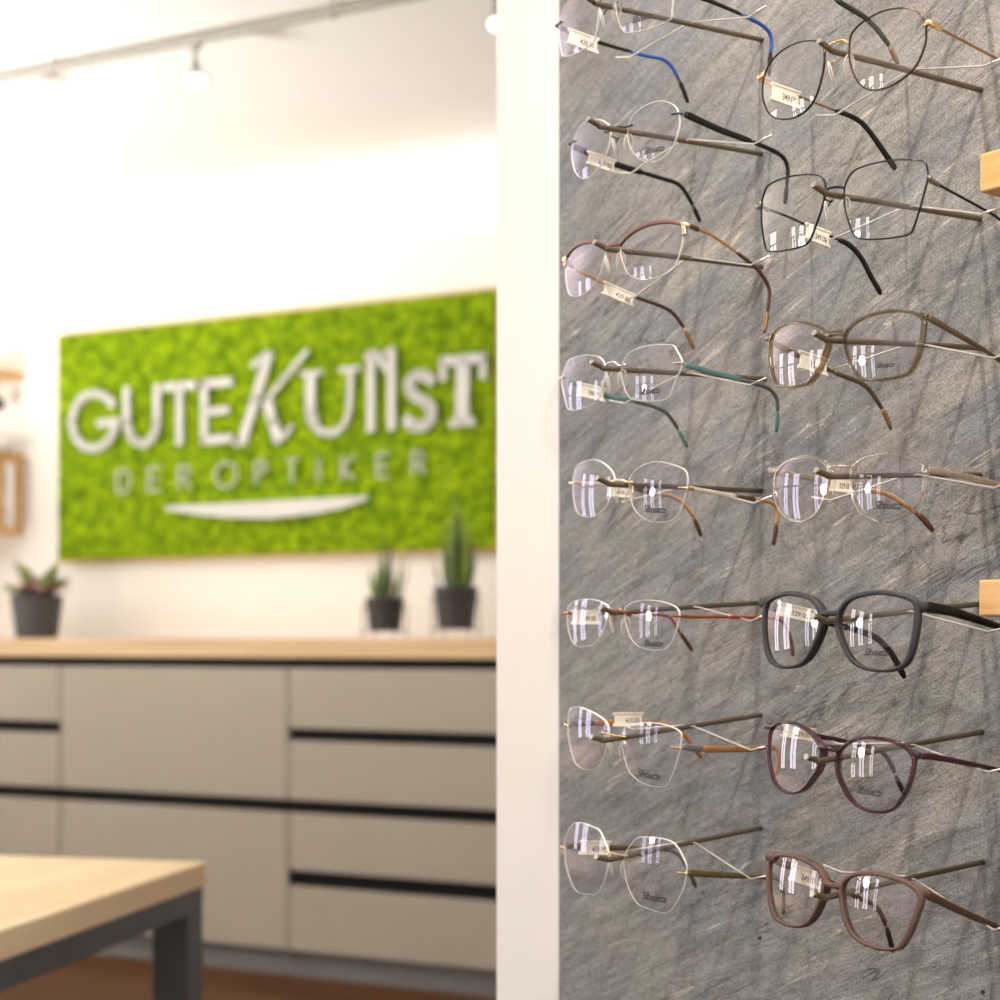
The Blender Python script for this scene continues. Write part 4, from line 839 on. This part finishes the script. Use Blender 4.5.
    def pads(s, arm_mat, dx=7.2, dy=-6, dz=-9.5, from_b=-0.002, rimmed=False):
        for side in (-1, 1):
            cand = min(s.out, key=lambda p: abs(p.y - from_b) + (10 if p.x > s.ac else 0))
            e = s.pt(cand.x, from_b, side, -0.001)
            c = V((-side * dx / 1000, dy / 1000, dz / 1000))
            bm = bmesh.new()
            P = catmull([e, e + V((side * 0.001, -0.005, -0.001)), V((c.x - side * 0.001 * -1, c.y - 0.003, c.z + 0.007)), c + V((-side * 0.0012, -0.001, 0.001))], 6)
            tube(bm, P, 0.00045, 6)
            pa = obj('pad_arm', bm, arm_mat, s.root, smooth=True)
            bm = bmesh.new()
            bmesh.ops.create_uvsphere(bm, u_segments=14, v_segments=10, radius=1.0)
            for v in bm.verts: v.co = V((v.co.x * 0.0013, v.co.y * 0.0036, v.co.z * 0.0068))
            bmesh.ops.rotate(bm, verts=bm.verts, cent=(0, 0, 0), matrix=Matrix.Rotation(side * math.radians(-38), 3, 'Z') @ Matrix.Rotation(side * math.radians(-14), 3, 'Y'))
            bmesh.ops.translate(bm, verts=bm.verts, vec=c)
            obj('nose_pad', bm, M['pad'], s.root, smooth=True)
    def rimless_hardware(s, mat, arch=0.0022, bz=0.0, rise=0.0, r=0.00075):
        # bridge wire from lens to lens
        g = s.amin
        pr = s.pt(g + 0.0055, bz + rise, 1, 0.0010); pl_ = s.pt(g + 0.0055, bz + rise, -1, 0.0010)
        er = s.pt(g - 0.0005, bz + rise * 0.7, 1, 0.0016); el = s.pt(g - 0.0005, bz + rise * 0.7, -1, 0.0016)
        mid = V((0, er.y + 0.0008, bz + arch))
        P = catmull([pl_, el, V((el.x * 0.5, mid.y, bz + arch * 0.85)), mid, V((er.x * 0.5, mid.y, bz + arch * 0.85)), er, pr], 5)
        bm = bmesh.new(); tube(bm, P, r, 8); obj('bridge', bm, mat, s.root, smooth=True)
        for side, key in ((-1, 'lt'), (1, 'rt')):
            H = mm(s.d[key][0])
            a = s.pt(s.amax - 0.006, min(max(H.z, s.bmin + .004), s.bmax - .004), side, 0.0010)
            b_ = s.pt(s.amax + 0.0008, min(max(H.z, s.bmin + .004), s.bmax - .004), side, 0.0008)
            bm = bmesh.new(); tube(bm, catmull([a, b_, b_.lerp(H, 0.5) + V((-side * 0.0012, 0.001, 0)), H], 5), 0.00075, 8)
            obj('end_piece', bm, mat, s.root, smooth=True)
    def hinge_blocks(s, mat, hh=1.6, th=1.0, ln=0.05):
        for key in ('lt', 'rt'):
            P = [mm(p) for p in s.d[key]]
            a = P[0]; b_ = P[1]; d = (b_ - a).normalized()
            bm = bmesh.new(); sweep(bm, [a - d * 0.001, a + d * 0.002, a + d * 0.0075, a + d * 0.0085], lambda i, t: superell(th / 1000, hh / 1000 * (0.8 if i in (0, 3) else 1), 10)); recalc(bm)
            obj('hinge', bm, mat, s.root, smooth=True)

G = {}
g = Gl('L1', 'rimless glasses with rectangular lenses and bright blue temple sleeves, top of the left column'); G['L1'] = g
g.lenses(M['lens_v'], 0.0013, True); g.rimless_hardware(M['dkmetal'], rise=0.001); g.pads(M['dkmetal'])
g.temples([('temple', 0, .50, (1.5, 1.0), .6, M['black']), ('temple_sleeve', .50, .87, 1.1, 1.0, M['blue']), ('temple_tip', .87, 1, 1.4, 1.2, M['black'])])
g = Gl('L2', 'rimless round-lensed glasses with thick black temples, second in the left column'); G['L2'] = g
g.lenses(M['lens_v'], 0.0013, True); g.rimless_hardware(M['dkmetal'], rise=0.001); g.pads(M['dkmetal'])
g.temples([('temple', .02, .50, (2.1, 1.7), .9, M['black']), ('temple_sleeve', .50, .90, 1.25, 1.1, M['black']), ('temple_tip', .905, 1, 1.4, 1.2, M['black'])])
g = Gl('L3', 'half-rim glasses with reddish-brown brow bar and gold corners, third in the left column'); G['L3'] = g
g.lenses(M['lens_v'], 0.0013, False)
zb = 0.0
g.band('brow_bar', M['redbrown'], (.0026, .0022, .0016, .0022), .0026, arc=lambda a, b_: b_ > (-0.0005 if a < g.ac else g.bmax - 0.0050), bridge=(0.0005, .0013, .0006, .0011))
g.band('corner_piece', M['rosegold'], (.0024, .0022, .0016, .0020), .0029, arc=lambda a, b_: g.bmax - 0.0115 < b_ < g.bmax - 0.0045 and a > g.amax - 0.008, lug=(.0017, .0010))
g.pads(M['copper'], dz=-11)
g.temples([('temple', 0, .40, (1.1, .8), .6, M['copper']), ('temple_sleeve', .40, .87, 1.1, 1.0, M['dkbrown']), ('temple_tip', .87, 1, 1.35, 1.2, M['bronzetip'])]); g.hinge_blocks(M['dkbrown'], 1.7, 1.1)
g = Gl('L4', 'rimless glasses with angular hexagon-like lenses and teal green temples'); G['L4'] = g
g.lenses(M['lens_v'], 0.0013, True); g.rimless_hardware(M['silver'], arch=0.003); g.pads(M['silver'])
g.temples([('temple', .03, .50, (1.6, 1.7), .7, M['teal']), ('temple_sleeve', .50, .88, 1.2, 1.0, M['greygreen']), ('temple_tip', .88, 1, 1.35, 1.1, M['teal'])])
g = Gl('L5', 'rimless glasses with wide rounded lenses, champagne bridge and tan temple ends'); G['L5'] = g
g.lenses(M['lens_v'], 0.0013, True); g.rimless_hardware(M['rosegold'], arch=0.0012, r=0.0009); g.pads(M['rosegold'], dz=-10)
g.temples([('temple', 0, .42, (1.1, 1.5), .6, M['champ']), ('temple_grip', .42, .58, 1.5, .9, M['tipbrown']), ('temple_sleeve', .58, .88, 1.2, 1.0, M['tan']), ('temple_tip', .88, 1, 1.45, 1.2, M['tipbrown'])]); g.hinge_blocks(M['copper'], 1.2, .9)
g = Gl('L6', 'small rimless glasses with copper-red bridge and thin red temples'); G['L6'] = g
g.lenses(M['lens_v'], 0.0013, True); g.rimless_hardware(M['redcopper'], arch=0.001, r=0.0009); g.pads(M['redcopper'], dz=-10)
g.temples([('temple', .02, .36, (.9, .9), .5, M['redcopper']), ('temple_sleeve', .36, .86, 1.0, .9, M['red']), ('temple_tip', .86, 1, 1.35, 1.2, M['tipbrown'])]); g.hinge_blocks(M['redcopper'], 1.4, .9)
g = Gl('L7', 'rimless glasses with tapered angular lenses, flat orange-brown temples and grey hinge blocks'); G['L7'] = g
g.lenses(M['lens_v'], 0.0013, True); g.rimless_hardware(M['gold'], arch=0.0004, rise=0.0006, r=0.0009); g.pads(M['gold'], dz=-10)
g.temples([('temple', .18, .62, (2.0, 1.7), .7, M['orange']), ('hinge_cover', .02, .18, 2.0, .9, M['slate']), ('temple_sleeve', .62, 1, (1.6, 1.4), .9, M['orange'])])
g = Gl('L8', 'large rimless glasses with octagon-like lenses and olive temples, bottom of the left column'); G['L8'] = g
g.lenses(M['lens_v'], 0.0013, True); g.rimless_hardware(M['olivegold'], arch=0.0004, rise=0.0006, r=0.0009); g.pads(M['olivegold'], dz=-10)
g.temples([('temple', .02, .50, (2.0, 1.7), .9, M['olive']), ('temple_sleeve', .50, .88, 1.25, 1.0, M['olive']), ('temple_tip', .885, 1, 1.35, 1.1, M['olive'])])

def wire_rimmed(key, label, rim, bridge_m, lugm, tsegs, hw, arch, bz=0.001):
    g = Gl(key, label); G[key] = g
    g.lenses(M['lens_n'])
    bm_arc = None
    g.band('rim', rim, (.00065, .00065, .00065, .00065), .0014, ins=0.0002, sides=(-1,)); g.band('rim', rim, (.00065, .00065, .00065, .00065), .0014, ins=0.0002, sides=(1,))
    cand = min(g.out, key=lambda p: abs(p.y - bz) + (10 if p.x > g.ac else 0))
    er, el = g.pt(cand.x - .0005, bz, 1, 0), g.pt(cand.x - .0005, bz, -1, 0)
    P = catmull([el, V((el.x * .6, el.y + .001, bz + arch * .8)), V((0, el.y + .0014, bz + arch)), V((er.x * .6, er.y + .001, bz + arch * .8)), er], 6)
    bm = bmesh.new(); tube(bm, P, 0.0009, 8); obj('bridge', bm, bridge_m, g.root, smooth=True)
    for side, k in ((-1, 'lt'), (1, 'rt')):
        H = mm(g.d[k][0])
        cand = max(g.out, key=lambda p: p.x * 0.6 - abs(p.y - H.z) * 1.4)
        e = g.pt(cand.x + .0003, cand.y, side, 0.0002)
        bm = bmesh.new(); sweep(bm, catmull([e, e.lerp(H, .55) + V((-side * .0016, .0014, 0)), H + V((0, -0.001, 0))], 5), lambda i, t: superell(.0013, .0019, 10)); recalc(bm)
        obj('end_piece', bm, lugm, g.root, smooth=True)
    g.pads(bridge_m, dx=7.2, dy=-6.5, dz=-11, from_b=-0.004)
    g.hinge_blocks(lugm, 1.5, 1.0)
    g.temples(tsegs)
    return g
wire_rimmed('R0', 'glasses cut off by the top edge, only a dark green temple end showing', M['bronzerim'], M['gold'], M['gold'],
            [('temple', 0, .5, .6, .6, M['gold']), ('temple_sleeve', .5, .90, (1.5, 1.5), 1.1, M['darkgreen']), ('temple_tip', .90, 1, 1.4, 1.2, M['bronzetip'])], 0, .003)
wire_rimmed('R1', 'round thin-rimmed metal glasses in dark bronze with gold bridge and gold corners', M['bronzerim'], M['gold'], M['gold'],
            [('temple', 0, .50, .6, .6, M['browngold']), ('temple_sleeve', .50, 1, (1.2, 2.0), 1.1, M['black'])], 0, .0035)
wire_rimmed('R2', 'large square thin black wire-rimmed glasses beside the upper wooden shelf', M['blackrim'], M['blackrim'], M['gun'],
            [('temple', 0, .58, .65, .6, M['blackrim']), ('temple_sleeve', .58, 1, (1.4, 1.7), 1.1, M['black'])], 0, .001)

def acetate(key, label, rim, lens, wi, depth, back, bridge, lug, tsegs, stamp=True):
    g = Gl(key, label); G[key] = g
    g.lenses(lens, None, stamp)
    g.band('front_frame', rim, wi, depth, back, bridge=bridge, lug=lug)
    g.temples(tsegs)
    return g
acetate('R3', 'taupe translucent plastic cat-eye glasses with brown temples', M['taupe'], M['lens_p'], (.0014, .0022, .0013, .0015), .0034, .004, (0.001, .0017, .0004, .0014), (.0019, .0013),
        [('temple', 0, .48, (1.8, 1.0), .8, M['taupetemple']), ('temple_sleeve', .48, .88, 1.3, 1.0, M['taupetemple']), ('temple_tip', .88, 1, 1.4, 1.2, M['bronzetip'])])
acetate('R4', 'round clear crystal plastic glasses with tan temple ends', M['clear'], M['lens_v'], (.0019, .0021, .0018, .0020), .0036, .004, (0.0018, .0017, .0004, .0015), (.0020, .0014),
        [('temple', 0, .55, (1.8, 1.4), 1.0, M['clearT']), ('temple_sleeve', .55, .87, 1.35, 1.1, M['tan']), ('temple_tip', .87, 1, 1.6, 1.3, M['tipbrown'])])
acetate('R5', 'matte dark grey square plastic glasses beside the lower wooden shelf', M['matgrey'], M['lens_p'], (.0026, .0031, .0016, .0023), .0040, .004, (0.0012, .0017, .0, .0016), (.0031, .0017),
        [('temple', 0, .55, (2.8, 1.6), 1.1, M['dktemple']), ('temple_sleeve', .55, 1, (1.6, 1.9), 1.1, M['dktemple'])])
acetate('R6', 'mottled purple translucent cat-eye plastic glasses with plum temples', M['purple'], M['lens_p'], (.0016, .0020, .0014, .0016), .0034, .004, (0.0005, .0021, .0, .0016), (.0022, .0014),
        [('temple', 0, .55, (1.7, 1.1), .9, M['purpleT']), ('temple_sleeve', .55, .87, 1.3, 1.0, M['purpleT']), ('temple_tip', .885, 1, 1.35, 1.1, M['dktemple'])])
acetate('R7', 'matte mocha brown plastic glasses, lowest pair of the right column', M['mocha'], M['lens_p'], (.0022, .0030, .0016, .0022), .0038, .004, (0.0005, .0018, -.0003, .0016), (.0028, .0016),
        [('temple', 0, .55, (2.2, 1.4), 1.0, M['mochaT']), ('temple_sleeve', .55, .86, 1.4, 1.1, M['mochaT']), ('temple_tip', .872, 1, 1.45, 1.15, M['dktemple'])], stamp=True)

# ------------------------------------------------------------------ rods, temple wires and price tags
SHORT = {'L1': 'blue-sleeved rimless glasses', 'L2': 'round rimless glasses with black temples', 'L3': 'half-rim glasses with reddish-brown brow', 'L4': 'rimless glasses with teal temples',
         'L5': 'rimless glasses with tan temple ends', 'L6': 'small rimless glasses with red temples', 'L7': 'rimless glasses with orange-brown temples', 'L8': 'rimless glasses with olive temples',
         'R0': 'glasses cut off by the top edge', 'R1': 'round bronze and gold wire glasses', 'R2': 'square black wire glasses', 'R3': 'taupe cat-eye glasses', 'R4': 'clear crystal glasses',
         'R5': 'matte dark grey glasses', 'R6': 'mottled purple glasses', 'R7': 'matte mocha glasses'}
PRICE = {'L1': '428.00', 'L2': '429.00', 'L3': '429.00', 'L4': '398.00', 'L5': '439.00', 'L6': '349.00', 'L7': '435.00', 'L8': '435.00', 'R0': '349.00', 'R1': '349.00', 'R2': '349.00', 'R3': '329.00', 'R4': '329.00', 'R5': '329.00', 'R6': '329.00', 'R7': '349.00'}
for k, d in DATA.items():
    B, T = wpt(d['rod'][0]), wpt(d['rod'][1])
    ro = empty('display_rod', B, 0, 'bronze display rod with wire rest holding the ' + SHORT[k], 'display rod', 'display rods on the stone wall')
    D = T - B; Lr = D.length; dn = D / Lr
    up = V((0, 0, 1))
    K1 = dn * (Lr - 0.016) - up * 0.0036; K2 = dn * (Lr - 0.009) - up * 0.0026
    P = [V((0, 0, 0)) - dn * 0.0, dn * 0.05 - up * 0.0010, dn * 0.10 - up * 0.0022, K1, K2, dn * (Lr - 0.0006)]
    bm = bmesh.new(); tube(bm, catmull(P, 5), 0.0019, 10); obj('rod', bm, M['rod'], ro, smooth=True)
    td = (P[-1] - P[-2]).normalized()
    bm = bmesh.new(); tube(bm, [P[-1] - td * 0.0002, P[-1] + td * 0.0008], 0.0018, 10); obj('rod_end', bm, M['rodtip'], ro)
    wl = [wpt(p) - B for p in d['wire']]
    j = wl[2]
    # seat the wire joint on top of the rod
    t_ = j.dot(dn); jj = dn * t_ - up * 0.0004
    bm = bmesh.new(); tube(bm, [wl[0], wl[1], jj + (wl[1] - jj).normalized() * 0.004, jj - up * 0.0016, jj + (wl[3] - jj).normalized() * 0.004, wl[3], wl[4]], 0.00072, 8)
    obj('wire_rest', bm, M['wire'], ro, smooth=True)
    if k == 'R0': continue
    gmw = G[k].mw
    q = [mm(p) for p in d['tag']]          # TL TR BR BL
    org = (q[0] + q[1] + q[2] + q[3]) / 4
    X = (q[1] + q[2] - q[0] - q[3]) / 2; w_ = X.length; X = X / w_
    Y = (q[0] + q[1] - q[2] - q[3]) / 2; h_ = Y.length
    if h_ < 0.0085: h_ = 0.0085
    w_ = min(w_, 0.031)
    Zn = X.cross(Y).normalized(); Yo = Zn.cross(X).normalized()
    tm = Matrix(((X.x, Yo.x, Zn.x, org.x), (X.y, Yo.y, Zn.y, org.y), (X.z, Yo.z, Zn.z, org.z), (0, 0, 0, 1)))
    tg = empty('price_tag', mat=gmw @ tm, label='cream price tag clipped to the far temple of the ' + SHORT[k], cat='price tag', group='price tags on the glasses')
    prof = [(0, 0), (1, 0), (1, .16), (.94, .24), (.94, .76), (1, .84), (1, 1), (0, 1), (0, .84), (.06, .76), (.06, .24), (0, .16)]
    bm = bmesh.new()
    a = [bm.verts.new(((x - .5) * w_, (y - .5) * h_, 0.0005)) for x, y in prof]; b_ = [bm.verts.new(((x - .5) * w_, (y - .5) * h_, -0.0005)) for x, y in prof]
    bm.faces.new(a); bm.faces.new(b_[::-1])
    for i in range(len(a)): bm.faces.new((a[i], b_[i], b_[(i + 1) % len(a)], a[(i + 1) % len(a)]))
    for sx in (0.22,):   # raised clip ribs
        box(bm, -w_ * 0.5, w_ * 0.5, h_ * 0.40, h_ * 0.5, 0.0004, 0.0011); box(bm, -w_ * 0.5, w_ * 0.5, -h_ * 0.5, -h_ * 0.40, 0.0004, 0.0011)
    recalc(bm); obj('tag_body', bm, M['tagp'], tg)
    bm = text_mesh(PRICE[k], 1.0, offset=0.005)
    xs = [v.co.x for v in bm.verts]; kx = w_ * 0.46 / (max(xs) - min(xs)); xm = (max(xs) + min(xs)) / 2
    ys = [v.co.y for v in bm.verts]; ky = h_ * 0.36 / (max(ys) - min(ys)); ym = (max(ys) + min(ys)) / 2
    for v in bm.verts: v.co = V((w_ * 0.12 + (v.co.x - xm) * kx, -h_ * 0.10 + (v.co.y - ym) * ky, 0.00062))
    obj('price_text', bm, M['ink'], tg)

# ------------------------------------------------------------------ lights
def light(name, typ, loc, energy, col, target=None, **kw):
    l = bpy.data.lights.new(name, typ); l.energy = energy; l.color = col
    for k_, v in kw.items(): setattr(l, k_, v)
    o = bpy.data.objects.new(name, l); COL.objects.link(o); o.location = loc
    if target is not None:
        o.rotation_euler = (V(target) - V(loc)).to_track_quat('-Z', 'Y').to_euler()
    return o
WM = (1.0, 0.93, 0.83)
mid = W0 + V((0, 0, EYE + 0.1))
for du, dn_, e in ((-0.15, 0.85, 85), (0.55, 0.75, 105)):
    p = W0 + U * du - NW * dn_ + V((0, 0, CE - 0.12))
    light('wall_spot', 'SPOT', p, e, WM, mid + U * (du * 0.5) + V((0, 0, -0.1)), spot_size=math.radians(75), spot_blend=0.7, shadow_soft_size=0.02)
light('room_globe', 'POINT', (-3.0, 1.0, EYE + 0.30), 28, (1.0, 0.95, 0.9), shadow_soft_size=0.13)
light('ceiling_fill', 'SPOT', (-3.7, 3.9, 0.8), 1020, (1.0, 0.965, 0.91), (-3.0, 4.4, 2.8), spot_size=math.radians(125), spot_blend=1.0, shadow_soft_size=0.5)  # added fill lamp out of view, thrown upward to brighten the ceiling
light('right_front_fill', 'AREA', (1.9, -1.2, 2.7), 45, (1.0, 0.96, 0.90), (0.2, 1.2, 1.1), shape='DISK', size=0.8)  # unseen fill added right of the camera, lifts the price tags
p = TR0 + R_ * trk(195) + V((0, 0, EYE + 1.45))
for px in (-9, 195, 495.5):
    p = TR0 + R_ * trk(px) + V((0.02, -0.02, EYE + 1.47))
    light('track_lamp', 'SPOT', p, 22, WM, p + IN * 1.0 + R_ * 0.1 + V((0, 0, -1.3)), spot_size=math.radians(80), spot_blend=0.8, shadow_soft_size=0.035)

light('table_spot', 'SPOT', (-1.3, 2.5, 2.7), 60, WM, (-0.9, 2.2, 0.75), spot_size=math.radians(60), spot_blend=0.8, shadow_soft_size=0.04)
w = bpy.data.worlds.new('World'); S.world = w; w.use_nodes = True
bg = w.node_tree.nodes['Background']; bg.inputs['Color'].default_value = (1.0, 0.97, 0.94, 1); bg.inputs['Strength'].default_value = 0.86

# ------------------------------------------------------------------ camera
cam = bpy.data.cameras.new('Camera'); co = bpy.data.objects.new('Camera', cam); COL.objects.link(co)
co.location = (0, 0, EYE); co.rotation_euler = (math.pi / 2, 0, 0)
cam.sensor_fit = 'HORIZONTAL'; cam.sensor_width = 36; cam.lens = 36 * F / 1000
cam.shift_y = (CY - 500) / 1000.0
cam.clip_start = 0.05
cam.dof.use_dof = True; cam.dof.focus_distance = 1.08; cam.dof.aperture_fstop = 7.2
S.camera = co
S.view_settings.view_transform = 'Standard'; S.view_settings.look = 'None'; S.view_settings.exposure = 0.0
S.cycles.transparent_max_bounces = 24
S.cycles.max_bounces = 8
S.cycles.sample_clamp_indirect = 6.0
